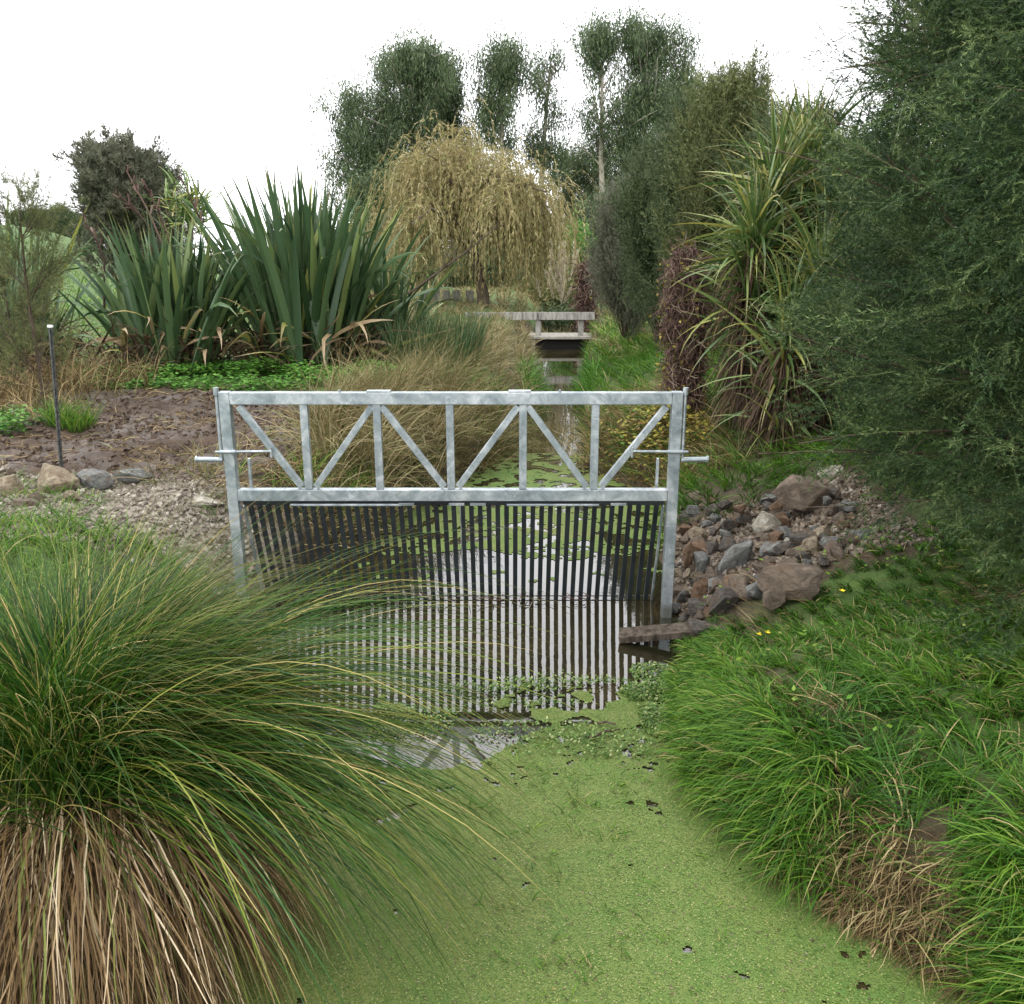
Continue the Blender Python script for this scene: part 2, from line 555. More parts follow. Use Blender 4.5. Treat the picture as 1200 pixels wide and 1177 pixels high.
M['post'] = b.done(b.bsdf(b.ramp(b.noise(50, 3), [(0.4, (0.035, 0.04, 0.038)), (0.65, (0.12, 0.12, 0.11))]), 0.7, 0.2))
b = NB('white_cap'); M['white'] = b.done(b.bsdf((0.75, 0.75, 0.72), 0.5))
b = NB('yellow_petal'); M['yellow'] = b.done(b.bsdf((0.85, 0.62, 0.01), 0.35))
b = NB('concrete')
n1 = b.noise(10, 5, 0.7)
M['conc'] = b.done(b.bsdf(b.ramp(n1, [(0.35, (0.20, 0.19, 0.16)), (0.7, (0.40, 0.38, 0.33))]), 0.9, normal=b.bump(n1, 0.4, 0.02)))
b = NB('opening_shade_black'); M['dark'] = b.done(b.bsdf((0.012, 0.012, 0.010), 0.9))  # near-black colour standing in for the shade under the footbridge deck

G_GRASS = [(0, (0.020, 0.068, 0.006)), (0.35, (0.050, 0.140, 0.011)), (0.7, (0.105, 0.225, 0.018)), (0.9, (0.20, 0.30, 0.04)), (1, (0.36, 0.29, 0.13))]
DRY = [(0, (0.055, 0.038, 0.016)), (0.35, (0.135, 0.092, 0.038)), (0.7, (0.25, 0.18, 0.078)), (0.9, (0.44, 0.345, 0.18)), (1, (0.10, 0.16, 0.03))]
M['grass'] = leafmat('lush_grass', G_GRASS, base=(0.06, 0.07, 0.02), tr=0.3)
M['dry'] = leafmat('dry_grass', DRY, tr=0.2, rough=0.7)
M['gold'] = leafmat('straw_grass', [(0, (0.06, 0.085, 0.025)), (0.25, (0.13, 0.125, 0.045)), (0.5, (0.22, 0.175, 0.08)), (0.72, (0.31, 0.245, 0.125)), (0.85, (0.13, 0.16, 0.04)), (1, (0.42, 0.35, 0.21))], tr=0.2, rough=0.7)
M['tus_green'] = leafmat('tussock_green', [(0, (0.007, 0.030, 0.003)), (0.4, (0.020, 0.068, 0.006)), (0.75, (0.055, 0.130, 0.010)), (0.9, (0.17, 0.19, 0.025)), (1, (0.48, 0.36, 0.15))], tip=(0.20, 0.17, 0.05), tipr=(0.78, 1.0), base=(0.08, 0.07, 0.02), baser=(0, 0.12), rough=0.5, tr=0.2, spec=0.25)
M['tus_dead'] = leafmat('tussock_dead', [(0, (0.04, 0.022, 0.009)), (0.35, (0.11, 0.065, 0.026)), (0.6, (0.23, 0.145, 0.060)), (0.80, (0.40, 0.29, 0.15)), (0.9, (0.70, 0.58, 0.40)), (0.94, (0.17, 0.19, 0.04)), (1, (0.12, 0.16, 0.03))], tr=0.15, rough=0.6)
M['flax'] = leafmat('flax_leaf', [(0, (0.022, 0.052, 0.020)), (0.35, (0.046, 0.092, 0.036)), (0.6, (0.085, 0.142, 0.060)), (0.85, (0.14, 0.195, 0.060)), (1, (0.27, 0.28, 0.06))], tip=(0.22, 0.20, 0.06), tipr=(0.90, 1.0), rough=0.4, tr=0.15, spec=0.4)
M['flax_old'] = leafmat('flax_old_leaf', [(0, (0.14, 0.09, 0.045)), (0.3, (0.30, 0.22, 0.12)), (0.6, (0.24, 0.27, 0.06)), (0.85, (0.42, 0.42, 0.12)), (1, (0.40, 0.22, 0.04))], tip=(0.34, 0.26, 0.16), tipr=(0.5, 0.95), rough=0.5, tr=0.2)
M['cab'] = leafmat('cabbage_leaf', [(0, (0.04, 0.085, 0.02)), (0.4, (0.085, 0.15, 0.038)), (0.75, (0.16, 0.235, 0.065)), (1, (0.32, 0.30, 0.07))], tip=(0.32, 0.27, 0.10), tipr=(0.7, 1.0), rough=0.4, tr=0.2, spec=0.5)
M['manuka'] = leafmat('manuka_leaf', [(0.15, (0.009, 0.026, 0.009)), (0.4, (0.026, 0.060, 0.018)), (0.65, (0.066, 0.118, 0.034)), (0.9, (0.20, 0.25, 0.095))], rough=0.55, tr=0.2, spec=0.3, inst=True)
M['manuka_dark'] = leafmat('shrub_leaf_dark', [(0.1, (0.030, 0.052, 0.020)), (0.5, (0.066, 0.098, 0.040)), (0.9, (0.145, 0.180, 0.080))], rough=0.6, tr=0.2, spec=0.3, inst=True)
M['manuka_olive'] = leafmat('shrub_leaf_olive', [(0.1, (0.050, 0.070, 0.020)), (0.5, (0.10, 0.125, 0.042)), (0.9, (0.22, 0.225, 0.09))], rough=0.6, tr=0.2, spec=0.3, inst=True)
M['manuka_grey'] = leafmat('shrub_leaf_grey', [(0.1, (0.05, 0.06, 0.035)), (0.5, (0.115, 0.125, 0.08)), (1, (0.21, 0.20, 0.14))], rough=0.6, tr=0.2, spec=0.3, inst=True)
M['willow'] = leafmat('willow_leaf', [(0, (0.13, 0.125, 0.045)), (0.35, (0.22, 0.19, 0.075)), (0.7, (0.34, 0.285, 0.13)), (0.92, (0.42, 0.36, 0.20)), (1, (0.17, 0.23, 0.05))], rough=0.6, tr=0.3)
M['euc'] = leafmat('gum_leaf', [(0.15, (0.026, 0.046, 0.020)), (0.4, (0.056, 0.088, 0.038)), (0.7, (0.10, 0.145, 0.062)), (0.95, (0.17, 0.21, 0.10))], rough=0.6, tr=0.25, spec=0.3, inst=True)
M['cover'] = leafmat('ground_cover_leaf', [(0, (0.035, 0.11, 0.014)), (0.5, (0.07, 0.20, 0.025)), (1, (0.15, 0.30, 0.05))], rough=0.5, tr=0.25)
M['dead'] = leafmat('cabbage_dead_leaf', [(0, (0.03, 0.018, 0.012)), (0.5, (0.075, 0.048, 0.03)), (0.85, (0.14, 0.10, 0.055)), (1, (0.26, 0.20, 0.10))], tr=0.1, rough=0.8)
M['pond'] = leafmat('pondweed_leaf', [(0, (0.03, 0.08, 0.012)), (0.5, (0.085, 0.16, 0.03)), (0.8, (0.15, 0.23, 0.055)), (1, (0.32, 0.35, 0.16))], rough=0.4, tr=0.15)
M['autumn'] = leafmat('autumn_leaf', [(0, (0.12, 0.07, 0.02)), (0.3, (0.25, 0.20, 0.04)), (0.6, (0.34, 0.29, 0.05)), (0.8, (0.10, 0.18, 0.03)), (1, (0.20, 0.10, 0.03))], rough=0.6, tr=0.25)
M['vine'] = leafmat('vine_stem', [(0, (0.05, 0.028, 0.022)), (0.5, (0.10, 0.058, 0.045)), (0.85, (0.17, 0.11, 0.085)), (1, (0.24, 0.20, 0.15))], rough=0.8, tr=0.0)
M['rush'] = leafmat('rush_stem', [(0, (0.03, 0.065, 0.025)), (0.6, (0.055, 0.11, 0.035)), (0.9, (0.12, 0.13, 0.05)), (1, (0.25, 0.19, 0.10))], rough=0.5, tr=0.1)
M['plume'] = leafmat('plume', [(0, (0.42, 0.36, 0.25)), (1, (0.68, 0.62, 0.48))], rough=0.8, tr=0.3)

# ------------------------------------------------------------------ sprays of foliage, instanced inside a crown
def eulers(d, spin):
    d = nrm(d); n = len(d)
    ref = np.where(np.abs(d[:, 2:3]) > 0.95, np.array([[1.0, 0, 0]]), np.array([[0, 0, 1.0]]))
    x = nrm(np.cross(ref, d)); y = np.cross(d, x)
    c, s_ = np.cos(spin)[:, None], np.sin(spin)[:, None]
    xx = x * c + y * s_; yy = np.cross(d, xx)
    return np.stack([np.arctan2(yy[:, 2], d[:, 2]), -np.arcsin(np.clip(xx[:, 2], -1, 1)), np.arctan2(xx[:, 1], xx[:, 0])], -1)


def spray_crown(name, p, d, sc, variants, parent):
    """one part of kind stuff: a point per spray, geometry nodes put a spray mesh on each"""
    p = p.reshape(-1, 3); d = d.reshape(-1, 3); n = len(p)
    me = bpy.data.meshes.new(name)
    me.vertices.add(n); me.vertices.foreach_set('co', (p - rootloc(parent)).astype(np.float32).ravel())
    a = me.attributes.new('rot', 'FLOAT_VECTOR', 'POINT'); a.data.foreach_set('vector', eulers(d, U(0, 2 * PI, n)).astype(np.float32).ravel())
    a = me.attributes.new('size', 'FLOAT', 'POINT'); a.data.foreach_set('value', np.broadcast_to(sc, (n,)).astype(np.float32))
    a = me.attributes.new('variant', 'INT', 'POINT'); a.data.foreach_set('value', R.integers(0, len(variants), n).astype(np.int32))
    o = bpy.data.objects.new(name, me); COL.objects.link(o); o.parent = parent; o['kind'] = 'stuff'
    g = bpy.data.node_groups.new('sprays', 'GeometryNodeTree')
    g.interface.new_socket('Geometry', in_out='INPUT', socket_type='NodeSocketGeometry')
    g.interface.new_socket('Geometry', in_out='OUTPUT', socket_type='NodeSocketGeometry')
    gi = g.nodes.new('NodeGroupInput'); go = g.nodes.new('NodeGroupOutput'); jn = g.nodes.new('GeometryNodeJoinGeometry')
    def na(nm, ty):
        x = g.nodes.new('GeometryNodeInputNamedAttribute'); x.data_type = ty; x.inputs['Name'].default_value = nm
        return x.outputs['Attribute']
    ro, si, va = na('rot', 'FLOAT_VECTOR'), na('size', 'FLOAT'), na('variant', 'INT')
    for i, so_ in enumerate(variants):
        ob = g.nodes.new('GeometryNodeObjectInfo'); ob.inputs['Object'].default_value = so_
        ip = g.nodes.new('GeometryNodeInstanceOnPoints')
        cm = g.nodes.new('FunctionNodeCompare'); cm.data_type = 'INT'; cm.operation = 'EQUAL'
        g.links.new(va, cm.inputs[2]); cm.inputs[3].default_value = i
        g.links.new(gi.outputs[0], ip.inputs['Points']); g.links.new(ob.outputs['Geometry'], ip.inputs['Instance'])
        g.links.new(cm.outputs[0], ip.inputs['Selection']); g.links.new(ro, ip.inputs['Rotation']); g.links.new(si, ip.inputs['Scale'])
        g.links.new(ip.outputs[0], jn.inputs[0])
    g.links.new(jn.outputs[0], go.inputs[0])
    md = o.modifiers.new('sprays', 'NODES'); md.node_group = g
    return o


_sprays = {}


def feather_sprays(mat, L, nside, nn, nlen, nw, key):
    """twigs along +Z with short side twigs set with fine leaves"""
    k = (mat, key)
    if k in _sprays: return _sprays[k]
    out = []
    for v in range(4):
        m0 = lines(np.zeros((1, 3)), np.array([[0, 0, 1.0]]), L, 6, (0.25 * (v % 2), 0.1, 0), 0.07)
        sd = children(m0, nside, 0.08, 0.97, (0.45, 0.95), (L * 0.25, L * 0.5), 4, (0, 0, 0.5), 0.09)
        ps = []
        for P_, m in ((m0, nn * 2), (sd, nn)):
            tt = np.sort(U(0.05, 1, (len(P_), m)), 1); p, tg = along(P_, tt)
            ps.append(needles(p, tg, nlen, nw, (0.35, 1.05)))
        tb = tubes(np.concatenate([m0]), L * 0.006, L * 0.002, 3)
        V, Fc, A = join(*ps)
        q = tb[1]; n0 = len(V)
        V = np.vstack([V, tb[0]]); Fc = np.vstack([Fc, q[:, [0, 1, 2]] + n0, q[:, [0, 2, 3]] + n0])
        A = {kk: np.concatenate([A[kk], tb[2][kk]]) for kk in A}
        out.append(bpy.data.objects.new('spray', mesh_data('spray', V, Fc, M[mat], A)))
    _sprays[k] = out
    return out


def leaf_clusters(mat, n, sig, L, Wd, key, hang=True):
    k = (mat, key)
    if k in _sprays: return _sprays[k]
    out = []
    for v in range(4):
        q = R.normal(0, 1, (n, 3)) * np.array(sig)
        dd = np.tile([0.0, 0, -1.0], (n, 1)) if hang else R.normal(0, 1, (n, 3))
        V, Fc, A = needles(q, dd, L, Wd, (0.0, 1.0) if hang else (0, 1.5))
        out.append(bpy.data.objects.new('spray', mesh_data('spray', V, Fc, M[mat], A)))
    _sprays[k] = out
    return out


# ------------------------------------------------------------------ terrain
YE = [-8, 1, 2.24, 2.6, 3.05, 3.72, 4.3, 4.8, 5.4, 6.0, 6.8, 8, 9.7, 12.8, 18, 22.8, 30, 60, 400]
LE = [-1.2, -0.9, -0.9, -0.95, -1.15, -1.5, -1.8, -1.9, -1.92, -1.7, -1.2, -0.98, -0.38, 0.28, 0.40, 0.55, 1.0, 2.0, 20]
RE = [1.7, 1.6, 1.52, 1.20, 0.90, 0.88, 0.94, 1.03, 1.07, 1.12, 1.22, 1.45, 0.85, 1.15, 1.6, 2.0, 2.6, 3.2, 21]


def Ledge(y): return np.interp(y, YE, LE) + (noise(y * 2.1, y * 0 + 3.3, 5) - 0.5) * 0.10
def Redge(y): return np.interp(y, YE, RE) + (noise(y * 2.6, y * 0 + 9.1, 6) - 0.5) * 0.12


def mudmask(x, y):
    e = (fbm(x * 1.1, y * 1.1, 40) - 0.5) * 1.6
    return sstep(6.2, 6.7, y + e * 0.3) * (1 - sstep(10.6, 11.3, y + e)) * (1 - sstep(-1.75, -1.25, x + e * 0.3 + 0.12 * (y - 6))) * sstep(-5.9, -4.6, x + e * 0.6)


def H(x, y):
    x = np.asarray(x, float); y = np.asarray(y, float)
    dl = Ledge(y) - x; dr = x - Redge(y)
    Lp = np.interp(y, [-8, 2, 4, 5.2, 6, 12, 25, 40, 80, 400], [0.5, 0.30, 0.45, 0.60, 0.63, 0.62, 0.8, 1.0, 1.4, 2.2])
    Rp = np.interp(y, [-8, 2, 3.2, 3.8, 4.3, 5.0, 5.5, 6.3, 9, 25, 80, 400], [0.7, 0.58, 0.58, 0.48, 0.44, 0.46, 0.50, 0.60, 0.62, 0.9, 1.2, 2.2])
    st = np.interp(y, [2, 3.2, 3.9, 4.6, 5.2, 6.2, 7], [0.72, 0.70, 0.40, 0.16, 0.22, 0.30, 0.45])
    zl = Lp * (0.5 * (1 - np.exp(-np.maximum(dl, 0) / 0.10)) + 0.5 * sstep(0, 0.9, dl))
    zr = Rp * (st * (1 - np.exp(-np.maximum(dr, 0) / 0.10)) + (1 - st) * np.clip(dr / 1.2, 0, 1))
    zr = zr + 0.16 * np.maximum(dr - 1.2, 0) / (1 + np.maximum(dr - 1.2, 0) * 0.35)
    # rising paddock beyond the flax on the left
    hill = sstep(25, 80, y) * sstep(-0.36, -0.56, x / np.maximum(y, 1)) * 3.6
    zl = zl + hill
    zc = -0.45 * np.minimum(1, np.maximum(-dl, 0) / 0.25) * np.minimum(1, np.maximum(-dr, 0) / 0.25)
    z = np.where(dl > 0, zl, np.where(dr > 0, zr, zc))
    land = (dl > 0) | (dr > 0)
    near = 1 - sstep(20, 60, y)
    m = mudmask(x, y)
    n = (fbm(x * 1.3, y * 1.3, 11) - 0.5) * 0.16 + (fbm(x * 6, y * 6, 15) - 0.5) * (0.05 + 0.10 * m)
    n = n + m * (fbm(x * 3.0, y * 14, 19) - 0.5) * 0.10
    dd = np.maximum(dl, dr)
    return z + np.where(land, n * sstep(0.0, 0.5, dd) * (0.4 + 0.6 * near), 0)


def hit(px, py):
    r = ray(px, py)
    Y = 1.5
    while Y < 200:
        p = np.array([0, 0, HC]) + r * Y
        if p[2] <= max(float(H(p[0], p[1])), 0.0): break
        Y += 0.015 + Y * 0.002
    p[2] = max(float(H(p[0], p[1])), 0.0)
    return p


xs = np.concatenate([-np.geomspace(600, 6.1, 40), np.linspace(-6, -2.05, 66), np.linspace(-2, 3, 100), np.linspace(3.06, 6, 40), np.geomspace(6.2, 600, 34)])
ys = np.concatenate([np.linspace(-8, 1.4, 20), np.linspace(1.5, 12, 220), np.geomspace(12.05, 60, 80), np.geomspace(62, 1500, 40)])
X, Y = np.meshgrid(xs, ys)
Z = H(X, Y)
V = np.stack([X, Y, Z], -1).reshape(-1, 3)
idx = np.arange(len(V)).reshape(X.shape)
Q = np.stack([idx[:-1, :-1], idx[:-1, 1:], idx[1:, 1:], idx[1:, :-1]], -1).reshape(-1, 4)
x, y = V[:, 0], V[:, 1]
DL = Ledge(y) - x; DR = x - Redge(y)
soil = np.clip((1 - sstep(0.3, 0.8, np.maximum(DL, DR))) + (y > 5.2) * (y < 14) * (x > 0) * 0.3, 0, 1) * (y < 26)
soil = np.maximum(soil, (y > 5) * (y < 7.4) * (DR > -0.2) * (DR < 1.7))
soil = np.maximum(soil, (x < -3.5) * (x > -9) * (y > 6.5) * (y < 12) * 0.85)
grav = sstep(5.2, 5.5, y) * (1 - sstep(6.3, 6.7, y)) * (x < -1.6) * sstep(-4.6, -4.0, x + 0.4 * (fbm(x * 2, y * 2, 8) - 0.5))
ground = mk('ground', V, Q, M['ground'], attrs={'mud': mudmask(x, y), 'gravel': grav, 'soil': soil}, smooth=True, loc=(0, 0, 0), kind='structure')
# water sheet
wy = np.concatenate([np.linspace(-8, 60, 137)])
wl = np.interp(wy, YE, LE) - 0.4; wr = np.interp(wy, YE, RE) + 0.4
V = np.empty((len(wy), 2, 3)); V[:, 0] = np.stack([wl, wy, wy * 0], -1); V[:, 1] = np.stack([wr, wy, wy * 0], -1)
i = np.arange(len(wy) - 1) * 2
mk('water', V, np.stack([i, i + 1, i + 3, i + 2], -1), M['water'], loc=(0, 0, 0), kind='structure')


# duckweed: a fine mat of cells cut by a cover mask
def cover(x, y):
    """1 where duckweed covers the water"""
    x0_, y0_ = x, y; x, y = x0_ * 0.82 - y0_ * 0.57, x0_ * 0.57 + y0_ * 0.82
    nA, nB, nC, nD, n, nl = fbm(x * 4, y * 4, 21), fbm(x * 11, y * 11, 30), fbm(x * 18, y * 18, 37), 0, fbm(x * 7, y * 7, 30), fbm(x * 1.7, y * 1.7, 33)
    x, y = x0_, y0_
    py_open0 = 3.60 + 0.27 * sstep(-0.35, 0.45, x) + 0.30 * (nA - 0.5) + 0.06 * np.sin(x * 4)
    near = (y < py_open0 + 0.05)
    near = near & ~((nB > 0.83) & (y > 1.9)) & ~((nC > 0.70) & (y > py_open0 - 0.35))
    patch = (y >= py_open0) & (y < 4.45) & (n + 0.5 * nl - 0.55 * np.abs(y - 4.05) - 0.25 * sstep(0.5, -0.6, x) > 0.72)
    far = (y > 6.6 + 0.6 * (nl - 0.5)) & (n < 0.60) & (nB < 0.72) & (y < 10.3)
    mid = (y > 5.9) & (y <= 6.8) & (n > 0.70)
    edge = (x > Redge(y) - 0.10 * (0.5 + n)) & (y < 4.6)
    return near | patch | far | mid | edge


def sheet(step, y0, y1, x0, x1, zz, fn):
    gx = np.arange(x0, x1, step); gy = np.arange(y0, y1, step)
    A, B = np.meshgrid(gx, gy)
    A = A + U(-0.3, 0.3, A.shape) * step; B = B + U(-0.3, 0.3, B.shape) * step
    id_ = np.arange(A.size).reshape(A.shape)
    cx = (A[:-1, :-1] + A[1:, 1:]) / 2; cy = (B[:-1, :-1] + B[1:, 1:]) / 2
    k = fn(cx, cy) & (cx > Ledge(cy) - 0.05) & (cx < Redge(cy) + 0.05)
    q = np.stack([id_[:-1, :-1], id_[:-1, 1:], id_[1:, 1:], id_[1:, :-1]], -1)[k]
    u, inv = np.unique(q, return_inverse=True)
    V = np.stack([A.ravel(), B.ravel(), np.full(A.size, zz) + 0], -1)[u]
    return V, inv.reshape(q.shape)


V1, Q1 = sheet(0.011, 1.5, 4.7, -1.9, 1.7, 0.004, cover)
V2, Q2 = sheet(0.025, 5.5, 10.9, -1.9, 1.8, 0.004, cover)
V1[:, 2] += 0.003 * fbm(V1[:, 0] * 30, V1[:, 1] * 30, 3)
mk('duckweed_mat', np.vstack([V1, V2]), np.vstack([Q1, Q2 + len(V1)]), M['duck'], smooth=True, loc=(0, 2, 0), kind='stuff',
   label='pale green duckweed covering the still creek water', cat='duckweed')
n = 110000
px_ = U(-1.1, 1.6, n); py_ = 1.7 + 2.9 * U(0, 1, n) ** 1.2
k = cover(px_, py_) | (U(0, 1, n) < 0.012); k &= (px_ > Ledge(py_)) & (px_ < Redge(py_))
p = np.stack([px_, py_, np.full(n, 0.008)], -1)[k]
az = U(0, 2 * PI, len(p)); d = np.stack([np.cos(az), np.sin(az), U(-0.1, 0.35, len(p))], -1)
V, Q, A = leafq(p, d, 0.0075, 0.006, flat=1.0)
mk('duckweed_fronds', V, Q, M['frond'], attrs=A, loc=(0, 2, 0), kind='stuff', label='tiny loose duckweed fronds floating on the pond', cat='duckweed')

# ------------------------------------------------------------------ the gate
GY = 5.36
zt0, zt1 = at(0, 474, GY)[2], at(0, 460, GY)[2]      # top rail
zm0, zm1 = at(0, 586, GY)[2], at(0, 573, GY)[2]      # middle rail
XL, XR = -1.775, 1.022
gate = empty('flood_gate', ((XL + XR) / 2, GY, 0), 'galvanised steel truss gate with dark hanging bars spanning the creek', 'gate')
PW = 0.066
for xx in (XL, XR):
    bevelled('post', box((xx, GY, (zt1 - 0.45) / 2 + 0.005), (PW, PW, zt1 + 0.45)), M['galv'], gate, 0.004)
bevelled('top_rail', box(((XL + XR) / 2, GY, (zt0 + zt1) / 2 + 0.002), (XR - XL - PW - 0.002, 0.062, zt1 - zt0)), M['galv'], gate, 0.004)
bevelled('middle_rail', box(((XL + XR) / 2, GY, (zm0 + zm1) / 2), (XR - XL - PW - 0.002, 0.062, zm1 - zm0)), M['galv'], gate, 0.004)


def gx_(px, py): return at(px, py, GY)[0]


TB, TT = zm1 + 0.002, zt0 - 0.0
for pt in (356, 441.5, 527, 613, 698):
    xx = gx_(pt, 474)
    bevelled('truss_upright', bar((xx, GY, TB), (xx, GY, TT), 0.048, 0.04), M['galv'], gate, 0.003)
dz = 0.012
for (a, b_) in ((274, 356), (441.5, 356), (441.5, 527), (613, 527), (613, 698), (787, 698)):
    xt, xb = gx_(a, 474), gx_(b_, 474)
    s = 1 if xb > xt else -1
    bevelled('diagonal_brace', bar((xt + s * 0.030, GY - 0.001, TT - dz), (xb - s * 0.045, GY - 0.001, TB + dz), 0.040, 0.036), M['galv'], gate, 0.003)
# flat cap strips and pins along the top rail
for (a, b_) in ((430, 458), (596, 622)):
    bevelled('cap_plate', box(((gx_(a, 458) + gx_(b_, 458)) / 2, GY - 0.005, zt1 + 0.008), (gx_(b_, 458) - gx_(a, 458), 0.05, 0.012)), M['galv'], gate, 0.002)
for a in (398, 656):
    xx = gx_(a, 458)
    rod('pin', [(xx, GY - 0.01, zt1), (xx, GY - 0.01, zt1 + 0.018)], 0.008, M['galv'], gate, 8)
for s, xx in ((-1, XL), (1, XR)):
    xo = xx + s * (PW / 2 + 0.014)
    yy = GY - 0.02
    zc = at(0, 538, GY)[2]; zr_ = at(0, 528, GY)[2]
    cr = rod('crank_arm', [(xo, yy, zt1 + 0.02), (xo - s * -0.002, yy - 0.005, zc - 0.005)], 0.010, M['galv'], gate)
    rod('collar', [(xo, yy, zt1 - 0.012), (xo, yy, zt1 + 0.032)], 0.017, M['galv'], cr)
    hx = xo + s * 0.155
    rod('handle', [(xo - s * 0.005, yy - 0.005, zc), (hx, yy - 0.012, zc + 0.005)], 0.017, M['galv'], cr, 12)
    rod('end_ring', [(hx - s * 0.006, yy - 0.012, zc + 0.005), (hx + s * 0.006, yy - 0.012, zc + 0.005)], 0.022, M['galv'], cr, 12)
    tx = xx - s * 0.27
    ar = rod('latch_rod', [(xo + s * 0.03, GY - PW / 2 - 0.012, zr_), (tx, GY - PW / 2 - 0.012, zr_ + 0.004)], 0.008, M['galv'], gate, 8)
    rod('latch_sleeve', [(xx - s * 0.05, GY - PW / 2 - 0.012, zr_ + 0.0005), (xx + s * 0.045, GY - PW / 2 - 0.012, zr_ + 0.0005)], 0.013, M['galv'], ar, 10)
    rod('tab', [(tx, GY - PW / 2 - 0.012, zr_ + 0.03), (tx, GY - PW / 2 - 0.012, zr_ - 0.035)], 0.007, M['galv'], ar, 8)
    bevelled('brace_leg', box((xx - s * 0.085, GY + 0.10, zm1 + 0.05), (0.016, 0.03, 0.25)), M['galv'], gate, 0.002)
# hanging grille, hinged under the middle rail and pushed back by the flow
zh = at(0, 592, GY + 0.03)[2]
YB = 5.66
top = np.array([0, GY + 0.035, zh]); sl = np.array([0, YB - GY - 0.035, -zh]); sl = sl / np.linalg.norm(sl)
GLn = zh / -sl[2] + 0.35
x0, x1 = XL + PW / 2 + 0.014, XR - PW / 2 - 0.014
up_ = np.cross([1, 0, 0], sl)
bevelled('hinge_plate', box(((x0 + x1) / 2, GY + 0.035, zh + 0.016), (x1 - x0, 0.03, 0.026)), M['bar'], gate, 0.002)
for (a, b_) in ((340, 470), (594, 702)):
    xa, xb = gx_(a, 590), gx_(b_, 590)
    rod('hinge_rod', [(xa, GY + 0.004, zh + 0.008), (xb, GY + 0.004, zh + 0.008)], 0.009, M['galv'], gate, 8)
for a in (476, 535, 560, 725):
    xa = gx_(a, 590)
    bevelled('hinge_lug', box((xa, GY + 0.006, zh + 0.012), (0.10, 0.02, 0.016)), M['galv'], gate, 0.002)
nb_ = 47
pit = (x1 - x0 - 0.03) / nb_
for i in range(nb_):
    xx = x0 + 0.015 + (i + 0.5) * pit
    a = top + (xx, 0, 0); c_ = a + sl * GLn
    bevelled('grille_bar', bar(a, c_, 0.030, 0.022, up_), M['bar'], gate, 0.002, 1)
xm = gx_(539, 592)
for dx in (0,):
    a = top + np.array([xm, 0, 0]) - up_ * 0.016
    bevelled('centre_strip', bar(a, a + sl * GLn, 0.007, 0.006, up_), M['galv'], gate, 0.001, 1)
for xx in (x0 + 0.002, x1 - 0.002):
    a = top + np.array([xx, 0, 0]) - up_ * 0.004
    bevelled('side_stile', bar(a, a + sl * GLn, 0.012, 0.035, up_), M['galv'], gate, 0.002)
a = top - sl * 0.004
bevelled('cross_bar', bar(a + (x0, 0, 0) + sl * 0.012 + up_ * 0.020, a + (x1, 0, 0) + sl * 0.012 + up_ * 0.020, 0.018, 0.012, (0, 0, 1)), M['bar'], gate, 0.002)
wb = top + sl * (zh / -sl[2] - 0.012) + up_ * 0.018
bevelled('cross_bar', bar(wb + (x0, 0, 0), wb + (x1, 0, 0), 0.008, 0.006, (0, 0, 1)), M['bar'], gate, 0.001)

# water weed caught on the bars
n = 170
cx = U(x0, x1, n); cx = cx[fbm(cx * 2.5, cx * 0 + 1, 8) > 0.42]; n = len(cx)
cy = np.full(n, YB - 0.03) - U(0, 0.04, n)
P = blade_lines(np.stack([cx, cy, U(0.0, 0.04, n)], -1), U(0, 2 * PI, n), U(0.04, 0.16, n), U(0.8, 1.5, n), U(1.6, 2.4, n), 4, 1, 0.3)
V, Q, A = ribbons(P, U(0.004, 0.009, n), 0.9)
mk('caught_weed', V, Q, M['vine'], attrs=A, loc=(0, YB, 0), kind='stuff', label='strands of dark weed caught along the waterline of the grille', cat='weed')

# timber board lying from the water to the right bank
pa = np.array([0.665, 4.97, 0.035]); pb = np.array([1.62, 4.80, 0.20])
bevelled('timber_board', bar(pa, pb, 0.045, 0.12, (0, 1, 0.1)), M['wood_old'], None, 0.004,
         label='weathered brown timber board lying from the water onto the bank beside the right gate post', cat='board')

# ------------------------------------------------------------------ rocks
rock_lib = []
for s in range(14):
    rr = np.random.default_rng(100 + s)
    bm = bmesh.new()
    n = 16 + s % 5
    p = rr.normal(0, 1, (n, 3)); p = p / np.linalg.norm(p, axis=1, keepdims=True) * rr.uniform(0.75, 1.0, (n, 1))
    for v in p: bm.verts.new(tuple(v * (0.5, 0.45, 0.42)))
    bmesh.ops.convex_hull(bm, input=bm.verts[:])
    for v in [v for v in bm.verts if not v.link_faces]: bm.verts.remove(v)
    bmesh.ops.bevel(bm, geom=bm.edges[:], offset=0.014, segments=1, affect='EDGES')
    bmesh.ops.triangulate(bm, faces=bm.faces[:])
    bmesh.ops.subdivide_edges(bm, edges=bm.edges[:], cuts=1, use_grid_fill=True)
    from mathutils import noise as mn
    for v in bm.verts:
        c_ = v.co * 3.1 + Vector((s * 7.3, 0, 0))
        v.co += v.co.normalized() * (mn.noise(c_) * 0.030 + mn.noise(c_ * 2.7) * 0.020)
    me = bpy.data.meshes.new('rock'); bm.to_mesh(me); bm.free()
    rock_lib.append(me)
rock_cache = {}


def rock(p, size, mat, label, group=None, rot=None, name='rock', vi=None):
    vi = int(R.integers(14)) if vi is None else vi
    key = (vi, mat)
    if key not in rock_cache:
        me = rock_lib[vi].copy(); me.name = 'rock'; me.materials.append(M[mat]); rock_cache[key] = me
    o = bpy.data.objects.new(name, rock_cache[key]); COL.objects.link(o)
    o.location = tuple(map(float, p)); o.scale = tuple(map(float, size))
    o.rotation_euler = tuple(U(-0.35, 0.35, 2)) + (U(0, 6.28),) if rot is None else rot
    return setp(o, label, 'rock', group)


